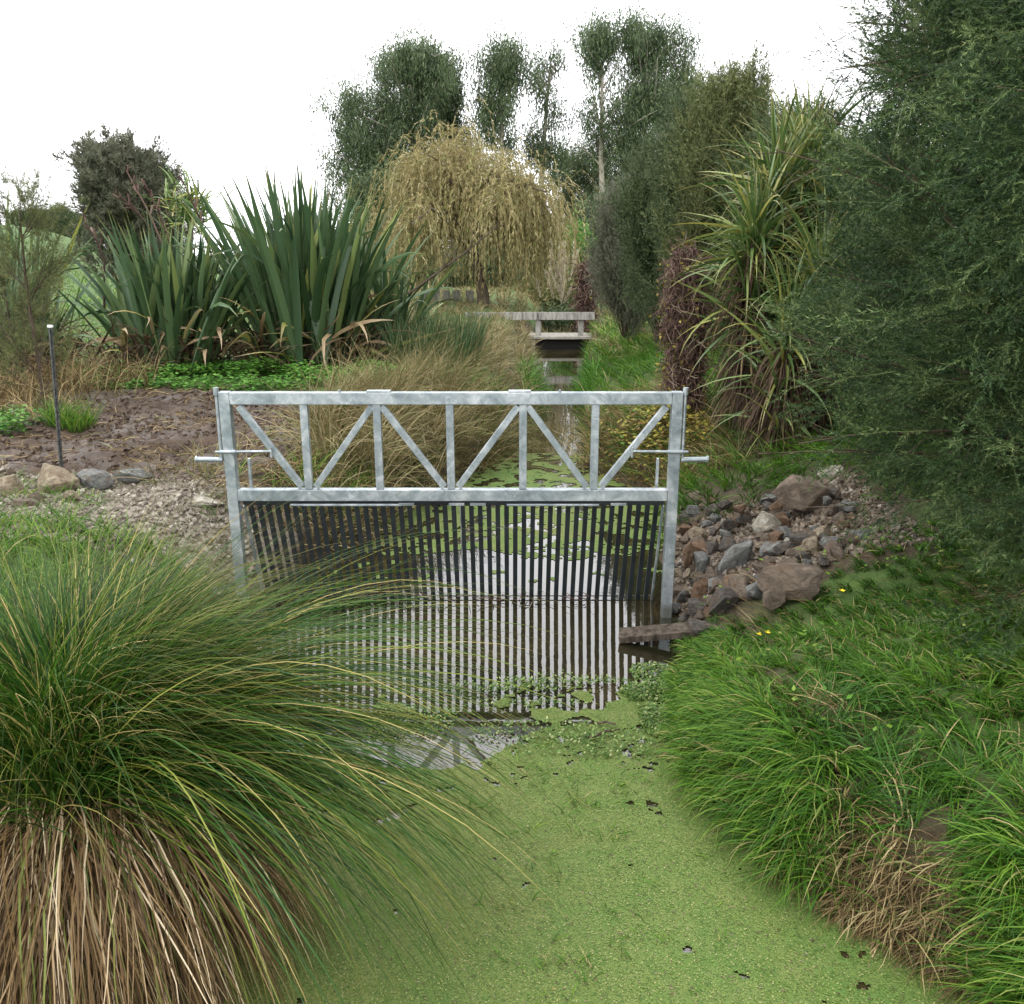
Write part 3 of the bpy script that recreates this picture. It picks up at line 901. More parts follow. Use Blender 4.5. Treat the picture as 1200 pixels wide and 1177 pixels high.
def pxm(py, Yd):   # metres per photo pixel at that depth
    v = (py - 588.5) / F
    return Yd * (1 / (CT - v * ST)) / F


def prock(px, py, w, h, mat, label, Yd=None, rot=(0.1, 0.1, 0), vi=None, group=None, dep=0.8, name='rock'):
    p = hit(px, py + h * 0.35)
    Yd = p[1] if Yd is None else Yd
    q = at(px, py, Yd); m = pxm(py, Yd)
    return rock(q, (w * m * 1.12, w * m * dep, h * m * 1.25), mat, label, group, rot, name, vi)


g = 'rocks heaped on the right bank beside the gate'
prock(948, 578, 88, 60, 'rock_brown', 'largest brown boulder with a rusty top at the crest of the rock heap', 6.15, (0.1, 0.15, 0.3), 2, g)
prock(986, 556, 56, 24, 'rock_pale', 'flat whitish rock behind the top boulder, under the overhanging tree', 6.6, (0, 0.05, 0.1), 5, g)
prock(975, 603, 40, 30, 'rock_tan', 'rounded tan grey rock just below the top boulder', 5.95, (0, 0.1, 0.8), 7, g)
prock(897, 614, 42, 34, 'rock_pale', 'pale white and tan angular rock in the middle of the heap', None, (0.3, 0.3, 0.2), 3, g)
prock(863, 655, 58, 34, 'rock_grey', 'long blue grey rock tilted up to the right in the heap', None, (0.1, -0.75, 0.1), 9, g)
prock(930, 682, 92, 58, 'rock_brown', 'broad earthy brown boulder low in the heap above the grass', None, (0.1, 0.1, 0.1), 0, g)
prock(902, 691, 26, 34, 'rock_dark', 'dark blue grey rock pressed against the low brown boulder', None, (0.1, 0.3, 1.0), 11, g)
prock(846, 706, 40, 44, 'rock_dark', 'dark greyish brown rock at the foot of the heap', None, (0.2, 0.2, 0.4), 4, g)
prock(820, 692, 34, 28, 'rock_rust', 'rust coloured rock low in the heap near the post', None, (0.1, -0.5, 0.4), 6, g)
prock(823, 663, 21, 28, 'rock_grey', 'smooth oval grey stone standing near the gate post', None, (0.1, 0.1, 0.4), 8, g)
prock(805, 655, 24, 46, 'rock_rust', 'tall rusty brown rock right beside the gate post', None, (0.1, 0.1, 0.9), 10, g)
prock(800, 698, 18, 24, 'rock_grey', 'small pale grey stone at the gate post above the board', None, (0.3, 0.1, 0.9), 12, g)
prock(905, 700, 60, 40, 'rock_brown', 'earth covered brown rock between the two low boulders', None, (0.3, 0.1, 0.9), 1, g)
prock(968, 592 - 4, 20, 16, 'rock_grey', 'small grey stone against the right of the top boulder', 5.98, None, 4, g)
prock(909, 592, 20, 18, 'rock_rust', 'small rust red stone left of the top boulder', 6.02, None, 5, g)
prock(978, 640, 18, 16, 'rock_grey', 'blue grey stone at the right edge of the heap', None, None, 6, g)
prock(961, 625, 30, 24, 'rock_tan', 'tan stone above the low brown boulder', None, None, 2, g)
prock(922, 636, 18, 16, 'rock_pale', 'small white stone in the middle of the heap', None, None, 3, g)
prock(938, 647, 24, 18, 'rock_tan', 'tan stone resting on the back of the low boulder', None, None, 9, g)
prock(812, 598, 26, 18, 'rock_grey', 'grey stone at the top left of the heap next to the post', 6.05, None, 7, g)
prock(850, 592, 22, 14, 'rock_dark', 'dark stone on the top edge of the heap in front of the grass', 6.2, None, 8, g)
prock(866, 597, 22, 18, 'rock_rust', 'brown rust stone on the top edge of the heap', 6.15, None, 0, g)
prock(820, 735, 44, 22, 'rock_dark', 'dark wet stone at the waterline behind the board', None, None, 0, g)
mats = ['rock_brown', 'rock_grey', 'rock_dark', 'rock_brown', 'rock_brown', 'rock_rust', 'rock_dark', 'rock_tan']
cnt = 0
for i in range(900):
    px, py = U(792, 1010), U(588, 738)
    lim = np.interp(px, [790, 880, 1010], [738, 712, 640])
    if py > lim: continue
    p = hit(px, py)
    if p[2] < 0.01 and px > 800: continue
    s = U(0.055, 0.13) if i % 3 else U(0.12, 0.21)
    p[2] += s * 0.25
    rock(p, (s * U(0.9, 1.4), s * U(0.8, 1.1), s * U(0.7, 1.05)), (mt := mats[int(R.integers(8))]),
         '%s %s rubble stone %s' % ('fist sized' if s < 0.085 else 'larger' if s < 0.135 else 'head sized',
                                    {'rock_brown': 'brown', 'rock_grey': 'grey', 'rock_dark': 'dark', 'rock_tan': 'tan', 'rock_rust': 'rusty'}[mt],
                                    ('beside the gate post, ' if px < 840 else 'left of heap centre, ' if px < 890 else 'right of heap centre, ' if px < 950 else 'at the heap right end, ')
                                    + ('high up near the top' if py < 625 else 'halfway up the slope' if py < 670 else 'low down near the grass')),
         'small rubble stones of the right heap')
    cnt += 1
    if cnt >= 230: break
# left stones
g = 'stones along the edge of the mud on the left bank'
prock(62, 563, 58, 44, 'rock_tan', 'large tan stone at the edge of the mud, beside the steel fence post', None, (0.2, 0.25, 0.2), 3, g)
prock(18, 570, 44, 32, 'rock_tan', 'yellowish brown stone at the left edge of the picture', None, (0.1, 0.1, 0.5), 5, g)
prock(112, 562, 46, 30, 'rock_grey', 'grey stone with a brown face, middle of the row along the mud', None, (0.1, 0.1, 0.1), 8, g)
prock(156, 557, 46, 24, 'rock_grey', 'smooth flat grey stone, nearest of the row to the gate', None, (0.0, 0.05, 0.1), 12, g)
prock(84, 583, 26, 20, 'rock_tan', 'small tan stone below the large tan stone', None, None, 1, g)
prock(30, 590, 34, 18, 'rock_brown', 'low brown stone at the left picture edge below the yellowish one', None, None, 2, g)
prock(42, 585, 22, 18, 'rock_brown', 'small brown stone between the two left stones', None, None, 6, g)
# rough lump of spilled concrete
p = hit(226, 590)
rock(p + (0, 0.1, 0.0), (0.50, 0.4, 0.15), 'rock_pale', 'flat lump of rough pale concrete rubble beside the left gate post', None, (0.05, 0.16, 0.1), 'concrete_lump', 7)['category'] = 'concrete'
# gravel, joined (far too many to count)
def scatter_rocks(n, pos, smin, smax, name, mat, label, cat):
    tv = []
    base = []
    for me in rock_lib[:4]:
        v = np.empty(len(me.vertices) * 3, np.float32)
    # cheap faceted pebbles: jittered octahedra
    o = np.array([[1, 0, 0], [-1, 0, 0], [0, 1, 0], [0, -1, 0], [0, 0, 1], [0, 0, -1], [.6, .6, .5], [-.6, .5, -.6]], float)[:6]
    f = np.array([[0, 2, 4], [2, 1, 4], [1, 3, 4], [3, 0, 4], [2, 0, 5], [1, 2, 5], [3, 1, 5], [0, 3, 5]])
    s = U(smin, smax, n) ** 1.0
    q = R.normal(0, 1, (n, 4)); q /= np.linalg.norm(q, axis=1, keepdims=True)
    w, a, b2, c2 = q.T
    Rm = np.stack([1 - 2 * (b2 * b2 + c2 * c2), 2 * (a * b2 - c2 * w), 2 * (a * c2 + b2 * w), 2 * (a * b2 + c2 * w), 1 - 2 * (a * a + c2 * c2), 2 * (b2 * c2 - a * w), 2 * (a * c2 - b2 * w), 2 * (b2 * c2 + a * w), 1 - 2 * (a * a + b2 * b2)], -1).reshape(n, 3, 3)
    vv = o[None] * U(0.6, 1.2, (n, 6, 3)) * s[:, None, None]
    vv = np.einsum('nij,nkj->nki', Rm, vv)
    vv = vv + pos[:, None]
    Fc = (np.arange(n) * 6)[:, None, None] + f[None]
    return mk(name, vv, Fc.reshape(-1, 3), M[mat], attrs={'rnd': np.repeat(U(0, 1, n), 6)}, loc=(pos[0][0], pos[0][1], 0), kind='stuff', label=label, cat=cat)


b = NB('gravel_stone')
M['gravel'] = b.done(b.bsdf(b.mix(0.4, b.ramp(b.attr('rnd'), [(0, (0.07, 0.055, 0.04)), (0.45, (0.15, 0.125, 0.095)), (0.8, (0.24, 0.21, 0.165)), (1, (0.46, 0.43, 0.36))]), b.ramp(b.noise(60, 4), [(0.4, (0.09, 0.07, 0.05)), (0.65, (0.26, 0.23, 0.18))])), 0.9))
b = NB('rubble_stone')
M['rubble'] = b.done(b.bsdf(b.mix(0.4, b.ramp(b.attr('rnd'), [(0, (0.06, 0.042, 0.03)), (0.4, (0.13, 0.095, 0.065)), (0.8, (0.20, 0.17, 0.13)), (1, (0.36, 0.33, 0.28))]), b.ramp(b.noise(60, 4), [(0.4, (0.06, 0.042, 0.03)), (0.65, (0.22, 0.18, 0.13))])), 0.9))
n = 4200
gx = U(-4.3, -1.85, n); gy = U(5.1, 6.7, n)
p = np.stack([gx, gy, H(gx, gy) + 0.005], -1)
scatter_rocks(n, p, 0.008, 0.032, 'gravel', 'gravel', 'pale gravel and broken concrete spread over the left bank', 'gravel')
n = 2600
gx = U(1.1, 2.7, n); gy = U(5.2, 6.6, n)
k = gx > Redge(gy) + 0.02
gx, gy = gx[k], gy[k]
scatter_rocks(len(gx), np.stack([gx, gy, H(gx, gy) + 0.008], -1), 0.010, 0.035, 'rubble', 'rubble', 'brown stone chips filling the gaps of the right rock heap', 'rubble')
# mud clods
n = 9000
gx = U(-6.3, -1.0, n); gy = U(6.3, 11.4, n)
k = mudmask(gx, gy) * (0.3 + fbm(gx * 2, gy * 4, 77)) > U(0.15, 0.9, n)
gx, gy = gx[k], gy[k]
scatter_rocks(len(gx), np.stack([gx, gy, H(gx, gy) - 0.004], -1), 0.008, 0.045, 'mud_clods', 'clod', 'dark brown churned mud clods on the left bank behind the gate', 'mud')

# ------------------------------------------------------------------ the big tussock in the left foreground
tc_ = np.array([-1.42, 2.50, 0.0])
tz = 0.74
tus = empty('tussock', tc_, 'huge sedge tussock with arching green blades and a brown dead skirt, left foreground', 'tussock')
n = 7500
a_ = U(0, 2 * PI, n); rr_ = 0.26 * np.sqrt(U(0, 1, n))
base = np.stack([tc_[0] + rr_ * np.cos(a_), tc_[1] + rr_ * np.sin(a_), tz - 0.5 * rr_ ** 2 * 4 + U(-0.10, 0.05, n)], -1)
az = a_ + R.normal(0, 0.55, n)
k_ = U(0, 1, n) < 0.24      # wind combs a share of the blades to the right
az = np.where(k_, R.normal(0.15, 0.6, n), az)
a0 = U(0.02, 0.9, n) * (0.4 + rr_ / 0.26 * 0.7); a0 = np.where(k_, U(0.1, 1.25, n), a0 * 0.75)
a1 = a0 + U(0.7, 2.1, n); a1 = np.where(k_, np.minimum(a0 + U(0.6, 2.0, n), 2.7), a1)
L = U(0.60, 0.97, n) + np.where(k_, U(0.0, 0.48, n), 0) * sstep(0.1, 0.6, a0) * 1.2
a1 = np.where(np.sin(az) < -0.5, np.minimum(a1, 1.6), a1)
keep = ~((np.sin(az) < -0.6) & (L > 1.0)) & ~((np.sin(az) < -0.25) & (np.cos(az) < 0.75) & (U(0, 1, n) < 0.62))
n5 = 800                    # long blades weeping to the right over the water
ang5 = R.normal(-0.05, 0.30, n5); r5 = 0.22 * np.sqrt(U(0, 1, n5))
base5 = np.stack([tc_[0] + 0.08 + r5 * np.cos(ang5), tc_[1] + r5 * np.sin(ang5), tz + U(-0.12, 0.05, n5)], -1)
a05 = U(0.5, 1.5, n5)
P5 = blade_lines(base5, ang5, U(0.95, 1.7, n5), a05, np.minimum(a05 + U(1.2, 2.0, n5), 2.95), 11, 1.15, 0.03)
P = np.concatenate([blade_lines(base, az, L, a0, a1, 11, 1.3, 0.045)[keep], P5])
kk = U(0, 1, len(P)) < 0.06        # a few blades are snapped and hang
P[kk, 7:] = P[kk, 6:7] + (P[kk, 7:] - P[kk, 6:7]) * 0.5 - np.array([0, 0, 1.0]) * (np.arange(1, 6) * 0.05)[None, :, None]
V, Q, A = ribbons(P, U(0.0026, 0.0056, len(P)), 0.6)
mk('green_blades', V, Q, M['tus_green'], tus, attrs=A, smooth=True, kind='stuff')
n = 5600
a_ = U(-PI, PI, n); rr_ = U(0.12, 0.34, n)
base = np.stack([tc_[0] + rr_ * np.cos(a_), tc_[1] + rr_ * np.sin(a_), tz - 0.05 + U(-0.22, 0.06, n)], -1)
L = U(0.5, 1.0, n); a0 = U(0.6, 1.8, n); a1 = U(2.8, 3.14, n)
P = blade_lines(base, a_ + R.normal(0, 0.3, n), L, a0, a1, 9, 0.36, 0.14)
V, Q, A = ribbons(P, U(0.0022, 0.0062, n), 0.9)
mk('dead_skirt', V, Q, M['tus_dead'], tus, attrs=A, smooth=True, kind='stuff')
# fibrous base column
th = np.linspace(0, 2 * PI, 33)[:-1]; zz = np.linspace(-0.1, tz - 0.02, 14)
r_ = 0.30 * (1 - 0.25 * (zz / tz)) * (1 + 0 * zz)
rad = r_[:, None] * (1 + 0.10 * (noise(th[None] * 4 + 0 * zz[:, None], zz[:, None] * 3 + 0 * th[None], 9) - 0.5) * 2)
V = np.stack([tc_[0] + rad * np.cos(th), tc_[1] + rad * np.sin(th), np.repeat(zz[:, None], 32, 1)], -1)
id_ = np.arange(14 * 32).reshape(14, 32)
Q = np.stack([id_[:-1], np.roll(id_, -1, 1)[:-1], np.roll(id_, -1, 1)[1:], id_[1:]], -1).reshape(-1, 4)
mk('base', V.reshape(-1, 3), Q.tolist() + [id_[-1].tolist()], M['twig'], tus, smooth=True)


# ------------------------------------------------------------------ grasses
HB = sorted([tuple(hit(a, b_)[:2]) for a, b_ in ((795, 738), (850, 736), (900, 722), (950, 706), (985, 672), (1015, 640), (1040, 600))])
HX = [p[0] for p in HB]; HY = [p[1] for p in HB]


def heapmask(x, y): return (x > 0.9) & (x < HX[-1] + 0.1) & (y > np.interp(x, HX, HY) + (noise(x * 9, y * 9, 2) - 0.5) * 0.12) & (y < 6.5)


def grass(name, x, y, mat, L, Wd, a0, a1, label, az=None, azs=0.9, k=4, rndf=None, cat='grass', zo=0.0, p=1.0, clump=0.0):
    n = len(x)
    if clump > 0:
        cx = np.floor(x / clump); cy = np.floor(y / clump)
        h1 = _hash(cx.astype(np.int64), cy.astype(np.int64), 3); h2 = _hash(cx.astype(np.int64), cy.astype(np.int64), 8)
        x = x + (((cx + h1) * clump) - x) * 0.45; y = y + (((cy + h2) * clump) - y) * 0.45
    z = H(x, y)
    az_ = U(0, 2 * PI, n) if az is None else az + R.normal(0, azs, n)
    P = blade_lines(np.stack([x, y, z + zo], -1), az_, U(L[0], L[1], n) if not hasattr(L[0], '__len__') else U(0.7, 1.2, n) * L[0], U(a0[0], a0[1], n), U(a1[0], a1[1], n), k, p, 0.08)
    V, Q, A = ribbons(P, U(Wd[0], Wd[1], n), 0.7, rndf)
    return mk(name, V, Q, M[mat], attrs=A, smooth=True, loc=(float(np.mean(x)), float(np.mean(y)), 0), kind='stuff', label=label, cat=cat)


def region(n, x0, x1, y0, y1, dens):
    x = U(x0, x1, n); y = U(y0, y1, n)
    k = U(0, 1, n) < dens(x, y)
    return x[k], y[k]


# right foreground bank: lush grass, drooping at the edge
def densR(x, y):
    d = x - Redge(y)
    heap = heapmask(x, y)
    under = sstep(2.6, 3.3, x) * 0.15
    dry = fbm(x * 1.6, y * 1.6, 50)
    return (d > 0.0) * (~heap) * (0.70 + 0.30 * sstep(0.35, 0.5, fbm(x * 2.5, y * 2.5, 44))) * (1 - under) * (1 - 0.6 * sstep(0.66, 0.72, dry) * (d > 0.35))


x, y = region(62000, 0.7, 4.0, 1.9, 5.6, densR)
d = x - Redge(y)
azf = PI + (fbm(x * 2.2, y * 2.2, 61) - 0.5) * 11.0 + 0.3
ln = (0.07 + 0.20 * fbm(x * 1.8, y * 1.8, 62) + 0.05 * (d < 0.3)) * np.interp(y, [3.3, 4.0, 4.6, 5.3], [1, 0.62, 0.48, 0.42])
ln = ln * np.where(y < 2.9, 1.25, 1.0)
rf = np.clip(fbm(x * 1.5, y * 1.5, 66) * 0.9 - 0.05 + R.normal(0, 0.22, len(x)), 0, 0.97)
rf = np.where(U(0, 1, len(x)) < 0.05, 1.0, rf)
grass('bank_grass', x, y, 'grass', (ln,), (0.0035, 0.0075), (0.1, 0.9), (1.2, 2.3), 'long lush green grass covering the right bank', az=azf, azs=1.0, rndf=rf, clump=0.13)
# hanging fringe over the water's edge
n = 15000
y = 1.9 + 2.8 * U(0, 1, n); x = Redge(y) + U(-0.02, 0.24, n)
P = blade_lines(np.stack([x, y, np.maximum(H(x, y), 0.05) + 0.03], -1), PI + R.normal(0.1, 0.85, n) + (fbm(y * 4, x * 4, 5) - 0.5) * 5, U(0.14, 0.34, n) * np.interp(y, [2.8, 3.5, 4.1], [1.05, 0.75, 0.42]), U(0.2, 1.2, n), U(1.6, 3.0, n), 5, 0.9, 0.13)
isdry = fbm(x * 3, y * 2.2, 71) + 0.12 * ((y > 2.35) & (y < 3.35)) > 0.66
V, Q, A = ribbons(P[~isdry], U(0.004, 0.008, (~isdry).sum()), 0.7)
mk('edge_grass', V, Q, M['grass'], attrs=A, smooth=True, loc=(1, 3, 0), kind='stuff', label='green grass hanging over the right edge of the pond', cat='grass')
m = 9500
y = 2.15 + 1.75 * U(0, 1, m); x = Redge(y) + U(-0.03, 0.22, m)
kk = fbm(x * 3, y * 2.2, 71) + 0.14 * ((y > 2.35) & (y < 3.45)) > 0.55
x, y = x[kk], y[kk]; m = len(x)
P = blade_lines(np.stack([x, y, np.maximum(H(x, y), 0.04) * U(0.2, 1.0, m) + 0.03], -1), PI + R.normal(0.2, 1.1, m), U(0.08, 0.22, m), U(0.6, 1.9, m), U(2.0, 3.1, m), 5, 0.8, 0.16)
V, Q, A = ribbons(P, U(0.0025, 0.0065, m), 0.8)
mk('dead_edge_grass', V, Q, M['dry'], attrs=A, smooth=True, loc=(1, 3, 0), kind='stuff', label='brown dead grass matted on the cut face of the right bank', cat='dead grass')
x, y = region(9000, 1.0, 3.4, 1.9, 5.2, lambda x, y: (x - Redge(y) > 0.3) * (0.10 + 0.9 * sstep(0.63, 0.72, fbm(x * 1.6, y * 1.6, 50))))
grass('dry_bank_grass', x, y, 'dry', (0.10, 0.24), (0.003, 0.006), (0.6, 1.3), (1.3, 1.9), 'flattened dry straw patches on the right bank', az=PI + (fbm(x * 1.2, y * 1.2, 61) - 0.5) * 5)
# small broadleaf weeds among the bank grass
x, y = region(1500, 0.9, 3.4, 2.2, 5.3, lambda x, y: (x - Redge(y) > 0.05) * sstep(0.5, 0.62, fbm(x * 2, y * 2, 90)))
az = U(0, 2 * PI, len(x))
V, Q, A = leafq(np.stack([x, y, H(x, y) + U(0.05, 0.14, len(x))], -1), np.stack([np.cos(az), np.sin(az), U(0, 0.6, len(x))], -1), 0.036, 0.018, flat=0.6)
mk('bank_weeds', V, Q, M['grass'], attrs=A, loc=(2, 4, 0), kind='stuff', label='small broad leaved weeds in the grass of the right bank', cat='weeds')


# left near bank behind the tussock
x, y = region(9000, -4.5, -1.7, 3.0, 5.4, lambda x, y: (x < Ledge(y) - 0.02) * 0.9)
grass('left_bank_grass', x, y, 'grass', (0.12, 0.32), (0.004, 0.008), (0.1, 0.8), (0.9, 2.0), 'green grass on the left bank behind the tussock', clump=0.15)


# left bank beyond the gate: straw coloured long grass along the creek
def densG(x, y):
    d = Ledge(y) - x
    return (d > -0.05) * (d < 1.5 + 0.10 * np.maximum(y - 7, 0)) * (1 - 0.85 * mudmask(x, y))


x, y = region(20000, -3.4, 0.6, 6.3, 20, densG)
rf = np.clip(fbm(x * 1.2, y * 1.2, 81) + R.normal(0, 0.25, len(x)), 0, 1)
grass('straw_grass', x, y, 'gold', (0.18, 0.60), (0.005, 0.010), (0.0, 1.1), (0.9, 2.7), 'long straw coloured grass arching over the left creek bank', az=0.2 + (fbm(x * 1.7, y * 1.7, 6) - 0.5) * 11, azs=1.1, rndf=rf, k=5, clump=0.42)
x, y = region(8000, -2.4, 0.3, 6.2, 9.6, lambda x, y: (Ledge(y) - x > -0.05) * (Ledge(y) - x < 0.9) * 1.0)
grass('rank_grass', x, y, 'dry', (0.15, 0.45), (0.004, 0.009), (0.4, 1.4), (1.5, 2.9), 'brown matted grass on the cut left bank behind the gate', az=-0.6, azs=1.0, k=5)
x, y = region(15000, -2.6, 0.6, 6.5, 13, lambda x, y: (Ledge(y) - x > -0.05) * (Ledge(y) - x < 1.3) * sstep(0.46, 0.56, fbm(x * 1.5, y * 1.5, 95)))
grass('green_tufts', x, y, 'grass', (0.15, 0.40), (0.006, 0.010), (0.1, 0.7), (0.9, 1.9), 'green grass tufts among the straw on the left creek bank', clump=0.3)
x, y = region(9000, -2.0, 0.6, 7.4, 11.0, lambda x, y: (Ledge(y) - x > -0.05) * (Ledge(y) - x < 1.2) * 0.9)
rf = np.clip(fbm(x * 1.6, y * 1.6, 87) + R.normal(0, 0.22, len(x)), 0, 1)
grass('tall_straw_grass', x, y, 'gold', (0.5, 1.15), (0.005, 0.010), (0.0, 0.6), (0.6, 2.4), 'tall straw tussocks at the bend of the left creek bank', az=0.2 + (fbm(x * 1.7, y * 1.7, 6) - 0.5) * 11, azs=0.9, rndf=rf, k=5, clump=0.5)
# rushes on the left bank
x, y = region(1700, -1.9, -0.5, 12.6, 14.6, lambda x, y: (Ledge(y) - x > 0.2) * 1.0)
grass('rushes', x, y, 'rush', (0.5, 1.05), (0.009, 0.016), (0.0, 0.35), (0.25, 0.9), 'dark green rushes standing on the left bank right of the flax', k=4, cat='rushes', clump=0.5)
# growth standing in the shallows further up the creek
x, y = region(4500, -0.6, 1.5, 9.2, 12.0, lambda x, y: (x > Ledge(y) - 0.1) * (x < Redge(y) + 0.1) * sstep(0.40, 0.5, fbm(x * 2, y * 2, 31)))
grass('creek_sedge', x, y, 'gold', (0.5, 0.85), (0.006, 0.011), (0.1, 0.9), (0.9, 2.3), 'olive sedges growing in the shallows up the creek', clump=0.3, cat='sedge')
x, y = region(4200, 0.0, 1.7, 13.9, 16.6, lambda x, y: (x > Ledge(y) - 0.1) * (x < Redge(y) + 0.1) * 1.0)
grass('creek_cress', x, y, 'cover', (0.40, 0.56), (0.012, 0.024), (0.1, 0.5), (0.5, 1.5), 'low green water plants filling the creek before the footbridge', k=3, cat='water plants')
# straw and green grass further back on both sides
x, y = region(22000, -5.5, 6.5, 15, 37, lambda x, y: ((Ledge(y) - x > 0) | (x - Redge(y) > 0)) * 0.8)
rf = np.clip(fbm(x * 0.8, y * 0.8, 83) + R.normal(0, 0.25, len(x)), 0, 1)
grass('distant_rough_grass', x, y, 'gold', (0.15, 0.45), (0.012, 0.025), (0.0, 0.9), (0.8, 2.2), 'rough straw grass near the footbridge', rndf=rf, clump=0.6)


# right bank beyond the gate: green grass
def densB(x, y):
    d = x - Redge(y)
    heap = heapmask(x, y) | (y < 5.9)
    return (d > 0) * (~heap) * np.clip(1.1 - 0.10 * d, 0, 1)


x, y = region(30000, 0.6, 5.5, 5.6, 16, densB)
rf = np.clip(fbm(x * 1.5, y * 1.5, 66) * 0.8 + R.normal(0, 0.2, len(x)), 0, 0.99)
grass('far_bank_grass', x, y, 'grass', (0.16, 0.42), (0.006, 0.011), (0.1, 0.9), (1.0, 2.2), 'green grass on the right bank behind the rock heap', az=PI + (fbm(x, y, 6) - 0.5) * 5, rndf=rf, k=4, clump=0.22)
x, y = region(9000, 1.0, 4.5, 16, 24, lambda x, y: (x - Redge(y) > 0) * (x - Redge(y) < 1.8))
grass('bridge_grass', x, y, 'grass', (0.15, 0.40), (0.012, 0.022), (0.1, 0.9), (0.9, 1.9), 'bright green grass strip on the right bank before the footbridge', clump=0.4)


# ground cover under the flax, weeds, tufts
def leafpatch(name, cx, cy, rx, ry, n, mat, L, Wd, h, label, cat, up=0.35, parent=None):
    a = U(0, 2 * PI, n); r = np.sqrt(U(0, 1, n))
    x = cx + rx * r * np.cos(a); y = cy + ry * r * np.sin(a)
    k = (fbm(x * 1.6, y * 1.6, 14) > 0.36) & ((x < Ledge(y) + 0.05) | (x > Redge(y) - 0.05))
    x, y = x[k], y[k]; n = len(x)
    r = r[k]
    z = H(x, y) + U(0, 1, n) ** 0.7 * h * (1 - 0.6 * r ** 2) * (0.4 + 1.2 * fbm(x * 2.5, y * 2.5, 17))
    az = U(0, 2 * PI, n)
    V, Q, A = leafq(np.stack([x, y, z], -1), np.stack([np.cos(az), np.sin(az), U(-0.4, 1, n) * up], -1), L, Wd, flat=0.7)
    return mk(name, V, Q, M[mat], attrs=A, loc=(cx, cy, float(H(cx, cy))), kind='stuff', label=label, cat=cat)


leafpatch('ground_cover', -3.6, 12.4, 3.2, 1.3, 15000, 'cover', 0.07, 0.045, 0.22, 'bright green leafy ground cover under the flax', 'ground cover')
p = hit(12, 505); leafpatch('leafy_weed', p[0], p[1], 0.35, 0.45, 1500, 'cover', 0.06, 0.035, 0.28, 'bushy bright green weed at the left picture edge beside the mud', 'weed')
p = hit(738, 545); leafpatch('autumn_weeds', 1.30, 8.9, 0.75, 1.1, 4200, 'autumn', 0.06, 0.04, 0.48, 'yellow and brown leaved weeds on the right bank behind the truss', 'weeds', 0.6)
x, y = region(5000, 0.75, 2.2, 7.6, 11, lambda x, y: (x > Redge(y)) * 1.0)
grass('dead_weeds', x, y, 'dry', (0.15, 0.5), (0.004, 0.009), (0.0, 1.0), (0.8, 2.4), 'dry brown stalks among the yellow weeds behind the right post', az=PI, azs=1.2)
p = hit(84, 505)
nn = 500; a = U(0, 2 * PI, nn); r = 0.22 * np.sqrt(U(0, 1, nn))
grass('grass_tuft', p[0] + r * np.cos(a), p[1] + r * np.sin(a), 'grass', (0.15, 0.38), (0.005, 0.009), (0, 0.5), (0.5, 1.5), 'green grass tuft at the foot of the steel fence post')
x, y = region(9500, -9.5, -3.4, 7.2, 13.0, lambda x, y: (1 - mudmask(x, y)) * (x < -0.42 * y + 0.1 + 0.6 * (fbm(x, y, 4) - 0.5)) * 1.0)
grass('dry_left_grass', x, y, 'dry', (0.25, 0.8), (0.006, 0.012), (0, 0.7), (0.7, 2.3), 'tall dry brown grass on the left beyond the fence post', k=5, clump=0.4)
x, y = region(14000, -30, -6, 16, 45, lambda x, y: 0.8)
grass('paddock_grass', x, y, 'grass', (0.10, 0.25), (0.02, 0.045), (0.1, 0.8), (0.7, 1.5), 'short bright green pasture grass on the paddock slope', k=3)

# straw and root litter lying on the mud
x, y = region(3600, -6.0, -1.2, 6.3, 11.2, lambda x, y: mudmask(x, y) * sstep(0.35, 0.6, fbm(x * 2, y * 3, 55)))
grass('straw_litter', x, y, 'dry', (0.06, 0.28), (0.004, 0.010), (1.1, 1.5), (1.4, 1.9), 'bits of straw and roots lying on the churned mud', k=3, cat='litter', zo=0.03)
# grass creeping into the gravel
x, y = region(3500, -5.2, -1.95, 5.0, 6.6, lambda x, y: sstep(0.50, 0.60, fbm(x * 2.3, y * 2.3, 58)))
grass('gravel_grass', x, y, 'grass', (0.06, 0.20), (0.003, 0.007), (0.1, 1.0), (0.8, 2.0), 'green grass creeping into the gravel of the left bank', k=4)
# pond plants
def pondleaf(name, spots, label, cat='pondweed'):
    P_, D_ = [], []
    for (cx, cy, rx, ry, n) in spots:
        n = int(n * 2.2)
        a = U(0, 2 * PI, n); r = np.sqrt(U(0, 1, n)); r = r * (0.6 + 0.6 * noise(np.cos(a) * 2 + cx * 9, np.sin(a) * 2, 2))
        x = cx + rx * r * np.cos(a); y = cy + ry * r * np.sin(a)
        z = 0.012 + U(0, 1, n) ** 2 * 0.07 * (1.1 - np.clip(r, 0, 1))
        P_.append(np.stack([x, y, z], -1))
    p = np.vstack(P_); n = len(p); az = U(0, 2 * PI, n)
    V, Q, A = leafq(p, np.stack([np.cos(az), np.sin(az), U(0, 0.8, n)], -1), 0.019, 0.011, flat=0.8)
    mk(name, V, Q, M['pond'], attrs=A, loc=(spots[0][0], spots[0][1], 0), kind='stuff', label=label, cat=cat)


def w(px, py): return onz(px, py, 0.01)


